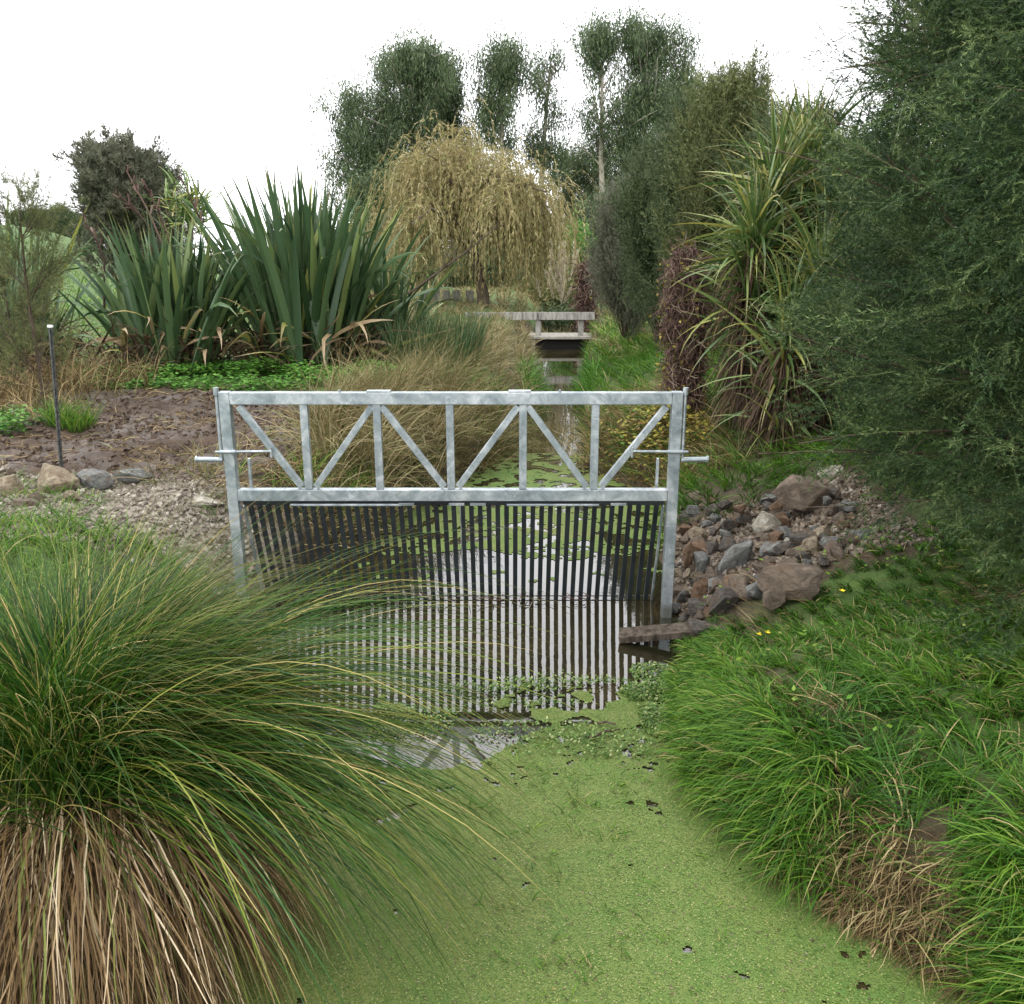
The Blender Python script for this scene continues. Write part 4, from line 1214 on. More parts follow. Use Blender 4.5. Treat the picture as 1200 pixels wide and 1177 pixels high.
p1, p2, p3, p4 = w(585, 808), w(660, 800), w(745, 800), w(790, 835)
pondleaf('watercress', [(w(755, 812)[0], w(755, 812)[1], 0.15, 0.10, 380), (w(780, 845)[0], w(780, 845)[1], 0.16, 0.18, 700), (w(765, 790)[0], w(765, 790)[1], 0.14, 0.12, 380), (w(800, 815)[0], w(800, 815)[1], 0.16, 0.2, 800)],
         'green leafy watercress floating against the right bank in front of the grille', 'watercress')
pondleaf('floating_pondweed', [(p1[0], p1[1], 0.38, 0.04, 150), (p2[0], p2[1], 0.42, 0.045, 190), (w(620, 826)[0], w(620, 826)[1], 0.35, 0.04, 60), (w(470, 845)[0], w(470, 845)[1], 0.30, 0.16, 380), (w(640, 858)[0], w(640, 858)[1], 0.5, 0.10, 220), (w(700, 875)[0], w(700, 875)[1], 0.4, 0.12, 260)],
         'thin band of pondweed floating in front of the grille')
# shoots and debris on the duckweed
sp = []
for i in range(95):
    px = R.normal(670, 75); py = U(872, 985) if i % 3 else U(990, 1170)
    q = w(px, py)
    if q[0] > Redge(q[1]) - 0.03 or q[0] < -0.6: continue
    nn = int(R.integers(2, 7))
    for _ in range(nn): sp.append(q + np.append(R.normal(0, 0.018, 2), 0))
sp = np.array(sp)
P = blade_lines(sp, U(0, 2 * PI, len(sp)), U(0.02, 0.085, len(sp)), U(0.2, 1.4, len(sp)), U(1.0, 1.9, len(sp)), 3, 1, 0.1)
V, Q, A = ribbons(P, U(0.003, 0.007, len(sp)), 0.8)
mk('water_shoots', V, Q, M['grass'], attrs=A, smooth=True, loc=(0.3, 3.4, 0), kind='stuff', label='small green shoots poking through the duckweed', cat='shoots')
n = 1300
y = U(1.9, 4.4, n); x = U(-0.6, 1.3, n); k = x < Redge(y) - 0.02; x, y = x[k], y[k]; n = len(x)
az = U(0, 2 * PI, n)
V, Q, A = leafq(np.stack([x, y, np.full(n, 0.013)], -1), np.stack([np.cos(az), np.sin(az), U(-0.05, 0.2, n)], -1), 0.013, 0.005, flat=0.9)
mk('floating_litter', V, Q, M['vine'], attrs=A, loc=(0.3, 3.4, 0), kind='stuff', label='dark bits of leaf litter floating on the duckweed', cat='leaf litter')
q = w(560, 895)
# floating sticks
for (a, b_, lab) in (((690, 868), (726, 858), 'short dark stick floating below the right end of the grille'), ((700, 850), (722, 853), 'small twig floating beside the watercress')):
    pa, pb = w(*a) + (0, 0, 0.012), w(*b_) + (0, 0, 0.016)
    mid = (pa + pb) / 2 + (0, 0, 0.012)
    V, Q, A = tubes(np.array([[pa, mid, pb]]), 0.009, 0.004, 6)
    mk('stick', V, Q, M['twig'], attrs=A, smooth=True, label=lab, cat='stick')
# buttercups
for i, (px, py, lab) in enumerate(((890, 744, 'left of the two yellow buttercups close together above the board'), (900, 742, 'right of the two yellow buttercups close together above the board'), (987, 693, 'lone yellow buttercup beside the low brown boulder'))):
    p = hit(px, py + 8)
    q = at(px, py, p[1] - 0.02)
    fl = empty('buttercup', p, lab, 'flower', 'yellow buttercups on the right bank')
    V, Q, A = tubes(np.array([[p, (p + q) / 2 + (0.01, 0, 0), q]]), 0.0015, 0.001, 4)
    mk('stem', V, Q, M['grass'], fl, attrs=A)
    a = np.arange(5) * 2 * PI / 5
    d = np.stack([np.cos(a), np.sin(a) - 0.25, 0.45 + 0 * a], -1)
    for j in range(5):
        V, Q, A = leafq(q[None], d[j:j + 1], 0.022, 0.019, flat=1.0)
        mk('petal', V, Q, M['yellow'], fl, attrs=A)


# ------------------------------------------------------------------ flax bushes with every leaf its own part
def flax(px, basey, wpx, toppy, nleaf, label, Yd, nold=22, wid=0.085, mat='flax', seed=0):
    base = at(px, basey, Yd); base[2] = float(H(base[0], base[1]))
    hgt = at(px, toppy, Yd)[2] - base[2]
    halfw = wpx / 2 * pxm(300, Yd)
    o = empty('flax_bush', base, label, 'flax')
    n = nleaf
    fx = R.normal(0, 0.45, n).clip(-1, 1)
    bx = fx * halfw * 0.55 + R.normal(0, 0.10, n); by = R.normal(0, 0.32, n)
    az = np.arctan2(R.normal(0, 0.55, n), fx + R.normal(0, 0.25, n))
    a0 = np.abs(fx) * U(0.25, 0.62, n) + U(0.0, 0.18, n)
    a1 = a0 + U(0.05, 0.35, n) + np.abs(fx) * 0.2
    L = hgt * U(0.62, 1.04, n) * (1 - 0.10 * np.abs(fx))
    bend = U(0, 1, n) < 0.10
    a1 = np.where(bend, a0 + U(1.2, 2.2, n), a1)
    P = blade_lines(np.stack([base[0] + bx, base[1] + by, base[2] + 0 * bx], -1), az, L, a0, a1, 8, 2.0, 0.02)
    rnd = np.clip(R.normal(0.45, 0.22, n), 0, 1)
    for i in range(n):
        V, Q, A = ribbons(P[i:i + 1], wid * U(0.7, 1.15), 0.55, rnd[i:i + 1], 'flax', 0.55)
        mk('leaf', V, Q, M[mat], o, attrs=A, smooth=True)
    n = nold
    az = np.where(U(0, 1, n) < 0.5, U(-PI, 0, n), U(-PI, PI, n))
    bx = U(-0.9, 0.9, n) * halfw * 0.6
    L = U(0.9, 1.7, n) * hgt / 3.0 * 1.2
    P = blade_lines(np.stack([base[0] + bx, base[1] - U(0.1, 0.5, n), base[2] + U(0.05, 0.4, n)], -1), az, L, U(0.3, 1.2, n), U(1.2, 2.7, n), 8, U(0.8, 2.2), 0.12)
    for i in range(n):
        V, Q, A = ribbons(P[i:i + 1], wid * U(0.4, 0.8), 0.7, U(0, 1, 1), 'flax', 0.3)
        mk('old_leaf', V, Q, M['flax_old'], o, attrs=A, smooth=True, label='bent yellow or straw coloured old leaf')
    n = 420
    P = blade_lines(np.stack([base[0] + R.normal(0, 0.5, n) * halfw, base[1] + R.normal(-0.1, 0.35, n), base[2] + U(0, 0.3, n)], -1), U(0, 2 * PI, n), U(0.4, 1.1, n), U(0.1, 1.3, n), U(0.9, 2.6, n), 5, 1.2, 0.1)
    V, Q, A = ribbons(P, U(0.015, 0.04, n), 0.8)
    mk('dead_base', V, Q, M['dead'], o, attrs=A, smooth=True, kind='stuff')
    return o, base


fl1, fb1 = flax(362, 430, 230, 186, 295, 'tallest flax bush with blue green sword leaves, left of the willow', 13.6, 30, 0.110)
fl2, fb2 = flax(208, 432, 170, 240, 210, 'shorter flax bush with drooping yellow old leaves, left of the tallest one', 13.2, 26, 0.10)
fl3, fb3 = flax(8, 330, 90, 205, 70, 'pale green flax clump rising at the left picture edge', 15.5, 8, 0.09)
fl4, fb4 = flax(455, 350, 75, 262, 60, 'small flax at the right foot of the tallest bush', 14.6, 5, 0.08)
fl5, fb5 = flax(20, 400, 110, 280, 80, 'loose yellowish flax low on the left behind the thin shrub', 12.5, 12, 0.06)
# dry flower stalks of the shorter flax
for i, (a, b_) in enumerate((((196, 300), (148, 200)), ((200, 290), (168, 212)), ((178, 270), (136, 225)), ((248, 300), (212, 208)), ((122, 305), (96, 255)))):
    P = np.array([[at(a[0], a[1] + 60, 13.3), at(a[0], a[1], 13.3), at((a[0] + b_[0]) / 2 + 3, (a[1] + b_[1]) / 2, 13.2), at(b_[0], b_[1], 13.1)]])
    v1 = tubes(P, 0.018, 0.008, 5)
    ch = children(P, 7, 0.5, 1.0, (0.4, 0.9), (0.08, 0.16), 2, (0, 0, 0.5))
    V, Q, A = join(v1, tubes(ch, 0.012, 0.014, 4))
    mk('flower_stalk', V, Q, M['vine'], fl2, attrs=A, smooth=True)


# ------------------------------------------------------------------ feathery shrubs (manuka and kin)
def feather(name, base, hgt, rad, mat, label, cat='shrub', nl=60, nt=16, nn=26, nlen=0.05, nw=0.006, ang=(0.15, 0.5), spray=(0.35, 0.8), bendz=0.4, t0=0.1, trunk_r=0.06, tmat='twig', lean=(0, 0, 1), limb_wob=0.05, twang=(0.3, 0.8), group=None, cone=0.6, wisp=0.35, limb_r=0.22, n2=3, cut=None, tskip=3, upw=None, conic=False):
    o = empty(name, base, label, cat, group)
    base = np.asarray(base, float)
    tr = lines(base[None] - (0, 0, 0.1), np.array([lean]), hgt * 0.9, 8, (0, 0, 0.2), 0.03)
    t = U(t0, 0.98, nl)
    p, tg = along(tr, t[None]); p = p[0]; tg = tg[0]
    az = np.arange(nl) * 2.399 + U(0, 0.6, nl)
    a = U(ang[0], ang[1], nl) * (1.0 if not conic else (1.75 - 1.1 * t))
    d = np.stack([np.cos(az) * np.sin(a), np.sin(az) * np.sin(a), np.cos(a)], -1)
    L = rad / np.maximum(np.sin(a), 0.35) * (1 - cone * t) * U(0.75, 1.15, nl)
    if conic: L = L * 10
    L = np.minimum(L, (hgt * 1.05 - (p[:, 2] - base[2])) / np.maximum(np.cos(a), 0.15) * 1.0)
    if conic: L = np.minimum(L * (1 - 0.62 * np.clip(a - ang[0], 0, 0.8) / (ang[1] - ang[0]) * 0.8).clip(0.25) * U(0.55, 1.0, nl) ** 0.7, rad * 1.1 / np.maximum(np.sin(a), 0.15))
    limb = lines(p, d, np.maximum(L, 0.15), 6, (0, 0, bendz), limb_wob)
    tw = children(limb, nt, 0.12, 1.0, twang, spray, 4, (0, 0, bendz * 0.8), 0.10)
    V, Q, A = join(tubes(tr, trunk_r, 0.01, 7), tubes(limb, trunk_r * limb_r, 0.003, 4))
    mk('trunk', V, Q, M[tmat], o, attrs=A, smooth=True)
    tws = tw[::tskip]
    V, Q, A = tubes(tws[:, ::2], 0.0022 + nw * 0.3, 0.001, 3)
    mk('twigs', V, Q, M[tmat], o, attrs=A, kind='stuff')
    p, tg = along(tw, U(0.1, 0.95, (len(tw), n2)))
    p = p.reshape(-1, 3); tg = tg.reshape(-1, 3)
    if cut is not None:
        kp = cut(p); p = p[kp]; tg = tg[kp]
    sp_ = (spray[0] + spray[1]) / 2 * wisp * 1.5
    var = feather_sprays(mat, sp_, 7, nn, nlen, nw, (round(sp_, 3), nn, nlen))
    spray_crown('crown', p, tg + perp(tg) * 0.35 + np.array([0, 0, bendz * 0.3 if upw is None else upw]), U(0.6, 1.25, len(p)), var, o)
    return o


def gb(px, Yd, dx=0):
    q = at(px, 400, Yd); x_, y_ = q[0] + dx, Yd
    return np.array([x_, y_, float(H(x_, y_)) - 0.02])


def htop(py, Yd, b): return at(0, py, Yd)[2] - b[2]


# near right trees
def cut1(p):       # the low branches on the creek side are short: the rocks stay in view
    lim = np.interp(p[:, 2], [0.3, 0.9, 1.25, 1.6, 2.1, 2.6, 3.4, 5], [2.35, 2.2, 2.0, 1.66, 1.58, 1.85, 1.90, 1.85]) * p[:, 1] / 4.6
    return p[:, 0] > lim + R.normal(0, 0.07, len(p))


bt = np.array([3.05, 4.6, float(H(3.05, 4.6))])
feather('manuka_tree', bt, 4.9, 1.70, 'manuka', 'big dark feathery manuka tree filling the right side over the bank', 'tree', nl=130, nt=30, nn=30, nlen=0.020, nw=0.0036,
        ang=(0.9, 1.75), spray=(0.25, 0.60), bendz=-0.15, t0=0.07, trunk_r=0.09, tmat='bark_brown', cone=0.35, twang=(0.3, 0.9), wisp=0.5, n2=3, limb_r=0.12, cut=cut1)
bt = np.array([2.85, 3.3, float(H(2.85, 3.3))])
feather('manuka_tree', bt, 4.2, 1.10, 'manuka', 'nearest manuka tree at the right picture edge with hanging sprays', 'tree', nl=80, nt=24, nn=30, nlen=0.018, nw=0.0032,
        ang=(0.8, 1.6), spray=(0.22, 0.50), bendz=-0.2, t0=0.22, trunk_r=0.06, tmat='bark_brown', cone=0.3, wisp=0.5, n2=4, limb_r=0.12)
bt = np.array([3.85, 6.6, float(H(3.85, 6.6))])
feather('manuka_tree', bt, 5.6, 1.25, 'manuka', 'tall grey green manuka behind, its loose top against the sky', 'tree', nl=110, nt=24, nn=26, nlen=0.028, nw=0.005,
        ang=(0.35, 1.25), spray=(0.35, 0.8), bendz=0.3, t0=0.05, trunk_r=0.08, tmat='bark_brown', cone=0.5, wisp=0.5, limb_r=0.14, n2=3)
# dark conical shrubs right of the creek
for (px, Yd, top_, rad, mat, lab) in ((838, 13.5, 100, 0.80, 'manuka_olive', 'tall pointed olive green shrub with wispy top beside the cabbage tree'),
                                      (815, 14.2, 140, 0.85, 'manuka_dark', 'dense dark green conical shrub right of the creek'),
                                      (770, 15.6, 200, 0.85, 'manuka_dark', 'grey green conical shrub between the footbridge and the dense dark one'),
                                      (732, 17.5, 250, 0.75, 'manuka_grey', 'low greyish shrub nearest the footbridge on the right'),
                                      (905, 12.5, 170, 1.0, 'manuka_dark', 'dark shrub standing behind the cabbage trees')):
    b_ = gb(px, Yd)
    feather('conical_shrub', b_, htop(top_, Yd, b_) * 0.83, rad * 1.15, mat, lab, 'shrub', nl=95, nt=18, nn=14, nlen=0.060, nw=0.010, ang=(0.04, 0.48), spray=(0.35, 0.70), bendz=0.35, t0=0.0, cone=0.92, conic=True, n2=2, wisp=0.85, tskip=6, upw=1.8, group='conical shrubs right of the creek')
b_ = gb(160, 24); feather('round_shrub', b_, htop(215, 24, b_), 1.0, 'manuka_grey', 'round grey green bush on the skyline behind the shorter flax', 'shrub', nl=70, nt=14, nn=14, nlen=0.11, nw=0.02, n2=2, wisp=0.6, tskip=6, ang=(0.1, 0.8), spray=(0.4, 0.8), t0=0.05, cone=0.3)
b_ = gb(195, 25); feather('round_shrub', b_, htop(222, 25, b_), 0.6, 'manuka_grey', 'lower right lobe of grey green bush behind the flax', 'shrub', nl=50, nt=14, nn=14, nlen=0.11, nw=0.02, n2=2, wisp=0.6, tskip=6, ang=(0.1, 0.9), spray=(0.4, 0.8), t0=0.05, cone=0.3)
b_ = gb(42, 9.6); feather('thin_shrub', b_, htop(218, 9.6, b_), 0.55, 'manuka_olive', 'thin feathery young shrub left of the fence post', 'shrub', nl=34, nt=9, nn=12, nlen=0.03, nw=0.004, n2=2, wisp=0.5, ang=(0.5, 1.1), spray=(0.15, 0.4), t0=0.12, trunk_r=0.025, cone=0.5)
b_ = gb(15, 10.8); feather('thin_shrub', b_, htop(300, 10.8, b_), 0.6, 'manuka_olive', 'low feathery bush at the left edge behind the thin shrub', 'shrub', nl=30, nt=10, nn=12, nlen=0.03, nw=0.005, n2=2, wisp=0.5, ang=(0.5, 1.2), spray=(0.15, 0.4), t0=0.05, trunk_r=0.02, cone=0.4)


# ------------------------------------------------------------------ cabbage trees / long leaved clumps on the right
def cabbage(px, headpy, Yd, nleaf, Lf, label, nskirt=500, wid=0.035, skirt=1.0, up=0.0, dx=0.0, mat='cab'):
    q = at(px, headpy, Yd); b_ = np.array([q[0] + dx, Yd, float(H(q[0] + dx, Yd))])
    o = empty('cabbage_tree', b_, label, 'cabbage tree', 'cabbage trees on the right bank')
    P = np.array([[b_ - (0, 0, .1), b_ * 0.5 + q * 0.5 + (0.03, 0, 0), q]])
    V, Q, A = tubes(P, 0.07, 0.045, 8); mk('trunk', V, Q, M['bark_brown'], o, attrs=A, smooth=True)
    n = nleaf
    u = U(0, 1, n); a0 = np.abs(R.normal(0.15, 0.35, n)) + 1.5 * u ** 1.6 - up
    a0 = np.maximum(a0, 0.02); a1 = a0 + U(0.3, 1.2, n) * (0.5 + u)
    az = U(0, 2 * PI, n)
    L = Lf * U(0.6, 1.1, n)
    base = q + np.stack([R.normal(0, .03, n), R.normal(0, .03, n), -1.0 * U(0, 1, n) ** 1.6 + 0.1], -1)
    P = blade_lines(base, az, L, a0, np.minimum(a1, 2.9), 7, 1.7, 0.03)
    for i in range(n):
        V, Q, A = ribbons(P[i:i + 1], wid * U(0.75, 1.2), 0.6, U(0, 1, 1), 'blade', 0.4)
        mk('leaf', V, Q, M[mat], o, attrs=A, smooth=True)
    n = nskirt
    zz = U(0.15, 1.0, n); c = b_ + (q - b_) * zz[:, None]
    az = U(0, 2 * PI, n)
    P = blade_lines(c, az, Lf * U(0.3, 0.8, n), U(0.7, 1.9, n), U(2.8, 3.14, n), 6, 0.4, 0.10)
    V, Q, A = ribbons(P, U(0.012, 0.026, n), 0.7)
    mk('dead_skirt', V, Q, M['dead'] if 'dead' in M else M['tus_dead'], o, attrs=A, smooth=True, kind='stuff')
    return o


cabbage(884, 285, 8.6, 260, 0.95, 'cabbage tree head of pale green spiky leaves, nearest the vine covered stump', 700, 0.032)
cabbage(922, 400, 7.9, 200, 0.85, 'low cabbage tree with yellow green arching leaves above the rock heap', 700, 0.03, up=0.1, mat='cab')
cabbage(942, 215, 9.4, 250, 1.15, 'tall cabbage tree with upright spiky leaves against the sky', 900, 0.038, up=0.25)
cabbage(962, 330, 8.2, 200, 0.95, 'cabbage tree with pale arching leaves between the low one and the manuka', 700, 0.032, up=0.1)
cabbage(908, 235, 9.0, 200, 1.05, 'pale upright cabbage tree head between the nearest one and the tall one', 400, 0.034, up=0.2)
cabbage(985, 250, 9.0, 200, 1.1, 'cabbage tree half hidden by the manuka on the right', 900, 0.038, up=0.2)
b_ = gb(222, 22)
q = at(224, 250, 22)
o = empty('cabbage_tree', b_, 'small distant cabbage tree on the skyline between the bush and the tallest flax', 'cabbage tree')
V, Q, A = tubes(np.array([[b_, (b_ + q) / 2, q]]), 0.09, 0.06, 6); mk('trunk', V, Q, M['bark_brown'], o, attrs=A)
n = 260
P = blade_lines(q + R.normal(0, 0.25, (n, 3)), U(0, 2 * PI, n), U(0.4, 0.9, n), U(0, 1.6, n), U(0.6, 2.6, n), 5, 1.3)
V, Q, A = ribbons(P, 0.05, 0.6); mk('crown', V, Q, M['cab'], o, attrs=A, kind='stuff')


# ------------------------------------------------------------------ vine covered stumps
def vine(px, topy, boty, wpx, Yd, n, label, r=0.006, lm='autumn', nl=500):
    b_ = at(px, boty, Yd); tp = at(px, topy, Yd); b_[2] = min(b_[2], float(H(b_[0], Yd)))
    hw = wpx / 2 * pxm(300, Yd)
    o = empty('vine_covered_stump', b_, label, 'stump', 'vine covered stumps right of the creek')
    mid = (b_ + tp) / 2 + (0.03, 0, 0)
    V, Q, A = tubes(np.array([[b_ - (0, 0, .1), mid, tp - (0, 0, hw * 0.6)]]), hw * 0.62, hw * 0.5, 10); mk('trunk', V, Q, M['twig'], o, attrs=A, smooth=True)
    h = tp[2] - b_[2]
    t = U(0.02, 1, n); a = U(0, 2 * PI, n)
    rr = hw * (0.7 + 0.35 * noise(t * 5, a, 3)) * np.sqrt(np.clip(1 - ((t - 0.75).clip(0) / 0.27) ** 2, 0.05, 1))
    p = b_ + (tp - b_) * t[:, None] + np.stack([np.cos(a) * rr, np.sin(a) * rr, 0 * a], -1)
    d = np.stack([-np.sin(a) * R.normal(0, 0.7, n), np.cos(a) * R.normal(0, 0.7, n), R.normal(-0.6, 0.8, n)], -1) + np.stack([np.cos(a), np.sin(a), 0 * a], -1) * 0.05
    P = lines(p, d, U(0.10, 0.30, n) * max(1, Yd / 12), 5, (0, 0, -1.0), 0.45)
    V, Q, A = tubes(P, r, r * 0.5, 3); mk('vines', V, Q, M['vine'], o, attrs=A, kind='stuff')
    k = R.integers(0, n, nl)
    V, Q, A = leafq(P[k, 3] + R.normal(0, 0.03, (nl, 3)), R.normal(0, 1, (nl, 3)) - (0, 0, 0.5), 0.05 * max(1, Yd / 14), 0.03 * max(1, Yd / 14))
    mk('leaves', V, Q, M[lm], o, attrs=A, kind='stuff')


vine(803, 290, 500, 46, 9.4, 2600, 'tall stump smothered in dead brown vines beside the cabbage tree', 0.006, nl=900)
vine(687, 307, 372, 20, 24.5, 900, 'distant narrow stump wrapped in brown vines beyond the footbridge', 0.016, nl=120)

# ------------------------------------------------------------------ footbridge
BY = 22.8
def bp(px, py, Yd=BY): return at(px, py, Yd)
br = empty('footbridge', bp(655, 408), 'old pale timber footbridge with a low rail across the creek in the distance', 'footbridge')
zd = bp(0, 393)[2]
bevelled('deck', box(((bp(612, 0)[0] + bp(705, 0)[0]) / 2, BY + 0.5, zd - 0.06), (2.6, 1.2, 0.07)), M['conc'], br, 0.01)
bevelled('opening_shade', box(((bp(612, 0)[0] + bp(705, 0)[0]) / 2, BY + 0.2, zd - 0.24), (2.4, 0.25, 0.2)), M['dark'], br, 0.01)  # black block added to give the opening below the deck its shade
zr0, zr1 = bp(0, 375)[2], bp(0, 366)[2]
for (a, b_) in ((545, 630), (631, 697)):
    bevelled('rail', box(((bp(a, 370)[0] + bp(b_, 370)[0]) / 2, BY, (zr0 + zr1) / 2), (bp(b_, 370)[0] - bp(a, 370)[0] - 0.01, 0.06, zr1 - zr0)), M['wood_pale'], br, 0.006)
for a in (552, 631, 681):
    xx = bp(a, 380)[0]
    bevelled('rail_post', box((xx, BY + 0.09, (zr1 + zd) / 2 - 0.02), (0.14, 0.1, zr1 - zd + 0.02)), M['wood_pale'], br, 0.006)
# abutments
for sx_ in (0.45, 2.15):
    bevelled('abutment', box((sx_, BY + 0.5, zd / 2 - 0.2), (0.3, 1.1, zd + 0.2)), M['conc'], br, 0.01)
# pale boards of a yard behind the willow trunk
yd = empty('board_screen', bp(530, 372, 28.5), 'pale upright boards of a low screen left of the willow trunk', 'fence')
for a in (500, 512, 523, 535, 551):
    q0, q1 = bp(a, 372, 28.5), bp(a, 346, 28.5)
    bevelled('board', box(((q0 + q1) / 2), (0.26, 0.04, q1[2] - q0[2] + 0.3)), M['wood_pale'], yd, 0.005)

# steel fence post on the left
p = hit(72, 548); q = at(59, 384, p[1])
fp = empty('fence_post', p, 'thin dark steel fence post with a white top standing beside the mud', 'fence post')
ax_t = nrm(q - p)
V1, F1 = bar(p - ax_t * 0.1, q, 0.030, 0.012, (0, 1, 0))
bevelled('shaft', (V1, F1), M['post'], fp, 0.002)
V1, F1 = bar(p - ax_t * 0.1 + (0, -0.012, 0), q + (0, -0.012, 0) - ax_t * 0.01, 0.010, 0.02, (0, 1, 0))
bevelled('flange', (V1, F1), M['post'], fp, 0.002)
bevelled('cap', bar(q, q + ax_t * 0.018, 0.034, 0.03, (0, 1, 0)), M['white'], fp, 0.002)

# ------------------------------------------------------------------ willow
b_ = bp(567, 366, 26.5); b_[2] = float(H(b_[0], 26.5)) - 0.05
wl_ = empty('willow_tree', b_, 'weeping willow with yellow autumn leaves behind the footbridge', 'tree')
q = bp(552, 285, 26.5)
tr = np.array([[b_, bp(566, 345, 26.5), bp(560, 318, 26.5), q]])
limb_t = []
ctr = [(480, 215), (500, 192), (528, 178), (560, 188), (590, 205), (615, 225), (640, 235), (655, 260), (470, 260), (545, 200), (600, 225), (575, 240), (515, 225)]
LP = []
for (px, py) in ctr:
    for j in range(3):
        e = bp(px + R.normal(0, 12), py + R.normal(0, 8), 26.5 + R.normal(0, 1.3))
        s = q + (0, 0, R.normal(-0.1, 0.15))
        m1 = s * 0.65 + e * 0.35 + (0, 0, 0.5); m2 = s * 0.3 + e * 0.7 + (0, 0, 0.55)
        LP.append([s, m1, m2, e])
LP = np.array(LP)
V, Q, A = join(tubes(tr, 0.20, 0.15, 10), tubes(LP, 0.06, 0.02, 5))
mk('trunk', V, Q, M['bark_brown'], wl_, attrs=A, smooth=True)
sub = children(LP, 9, 0.35, 1.0, (0.3, 1.1), (0.4, 1.2), 4, (0, 0, 0.0), 0.15)
st = children(sub, 8, 0.1, 1.0, (0.5, 1.6), (0.7, 3.4), 8, (0, 0, -6.0), 0.08)
st = st[(noise(st[:, 4, 0] * 1.6 + st[:, 4, 1], st[:, 4, 2] * 0.9, 4) > 0.22)]
floor_ = 1.15
st[..., 2] = np.maximum(st[..., 2], floor_ + U(0, 0.4, (len(st), 1)))
tt = U(0.02, 1, (len(st), 26)); p, tg = along(st, tt)
rn = np.clip(np.repeat(R.normal(0.5, 0.22, (len(st), 1)), 26, 1) + R.normal(0, 0.1, (len(st), 26)), 0, 1)
V, Fc, A = needles(p, tg, 0.15, 0.030, (0.1, 0.7), rn)
mk('crown', V, Fc, M['willow'], wl_, attrs=A, kind='stuff')
V, Q, A = tubes(st[::2, ::2], 0.006, 0.003, 3); mk('hanging_twigs', V, Q, M['willow'], wl_, attrs=A, kind='stuff')

# pampas plumes
pm = empty('pampas_grass', gb(655, 25.4), 'pampas grass clump with cream plumes between the willow and the far stump', 'pampas grass')
b_ = gb(655, 25.4)
n = 700
P = blade_lines(b_ + np.stack([R.normal(0, .3, n), R.normal(0, .3, n), 0 * U(0, 1, n)], -1), U(0, 2 * PI, n), U(0.6, 1.3, n), U(0.05, 0.7, n), U(1.2, 2.6, n), 5, 1.3)
V, Q, A = ribbons(P, 0.03, 0.6); mk('leaves', V, Q, M['gold'], pm, attrs=A, kind='stuff')
for i in range(22):
    px, py = 653 + R.normal(0, 14), U(285, 340)
    tp = at(px, py, 25.3 + R.normal(0, .2)); s0 = b_ + (R.normal(0, .15), R.normal(0, .1), 0.8)
    P = np.array([[s0, (s0 + tp) / 2, tp]])
    k = lines(np.repeat(along(P, np.array([[0.55]]))[0][0], 1, 0), tp - s0, 0.1, 2)
    pp, tg = along(P, np.array([U(0.62, 1.0, 70)]))
    va = needles(pp, tg, 0.16, 0.03, (0.2, 0.7))
    V, Fc, A = va
    mk('plume', V, Fc, M['plume'], pm, attrs=A)

# dark bare branch leaning between the flax and the willow
pa, pb = at(478, 345, 13.4), at(580, 268, 14.2)
P = np.array([[pa, at(510, 322, 13.6), at(545, 296, 13.9), pb]])
ch = children(P, 12, 0.3, 1.0, (0.3, 0.8), (0.15, 0.45), 3, (0, 0, 0.2), 0.1)
V, Q, A = join(tubes(P, 0.022, 0.008, 5), tubes(ch, 0.009, 0.004, 4))
mk('bare_branch', V, Q, M['twig'], attrs=A, smooth=True, label='bare dark branch leaning up to the right between flax and willow', cat='branch')


# ------------------------------------------------------------------ distant gum trees
def gum(px, top_, Yd, wpx, t0, label, nb=34, dens=1.0, airy=0.9, mat='euc', n_leaf=26):
    b_ = gb(px, Yd); h = htop(top_, Yd, b_) * 1.0
    rad = wpx / 2 * pxm(200, Yd)
    o = empty('gum_tree', b_, label, 'tree', 'tall gum trees on the skyline')
    tr = lines(b_[None], np.array([[R.normal(0, .02), 0, 1.0]]), h * 0.93, 10, (0, 0, 0.1), 0.02)
    t = t0 + (1 - t0) * U(0, 1, nb) ** 0.85
    p, tg = along(tr, t[None]); p = p[0]
    az = np.arange(nb) * 2.399 + U(0, .7, nb); a = U(0.30, 1.25, nb)
    d = np.stack([np.cos(az) * np.sin(a), np.sin(az) * np.sin(a), np.cos(a)], -1)
    s = (t - t0) / (1 - t0)
    L = rad * 1.5 * np.sqrt(np.clip(1 - (s * 1.0 - 0.30) ** 2 / 0.62, 0.03, 1)) * U(0.3, 1.5, nb)
    L = np.maximum(L, 0.8)
    limb = lines(p, d, L, 5, (0, 0, 0.15), 0.12)
    limb[..., 2] = np.minimum(limb[..., 2], b_[2] + h * 0.98)
    V, Q, A = join(tubes(tr, 0.34, 0.08, 8), tubes(limb, 0.08, 0.025, 4))
    mk('trunk', V, Q, M['bark_pale'], o, attrs=A, smooth=True)
    tw = children(limb, int(11 * dens), 0.25, 1.0, (0.3, 1.1), (0.5, 1.5), 3, (0, 0, -0.5), 0.15)
    c, tg = along(tw, U(0.2, 1, (len(tw), 3)))
    c = c.reshape(-1, 3)
    c = c[fbm(c[:, 0] * 0.9 + c[:, 1] * 0.5, c[:, 2] * 0.8, 12) > 0.41]
    c = c[U(0, 1, len(c)) < airy]
    var = leaf_clusters(mat, 30, (0.30, 0.30, 0.62), 0.27, 0.062, 'gum')
    spray_crown('crown', c, np.tile([0.02, 0.03, 1.0], (len(c), 1)) + R.normal(0, 0.15, (len(c), 3)), U(0.7, 1.7, len(c)), var, o)
    return o


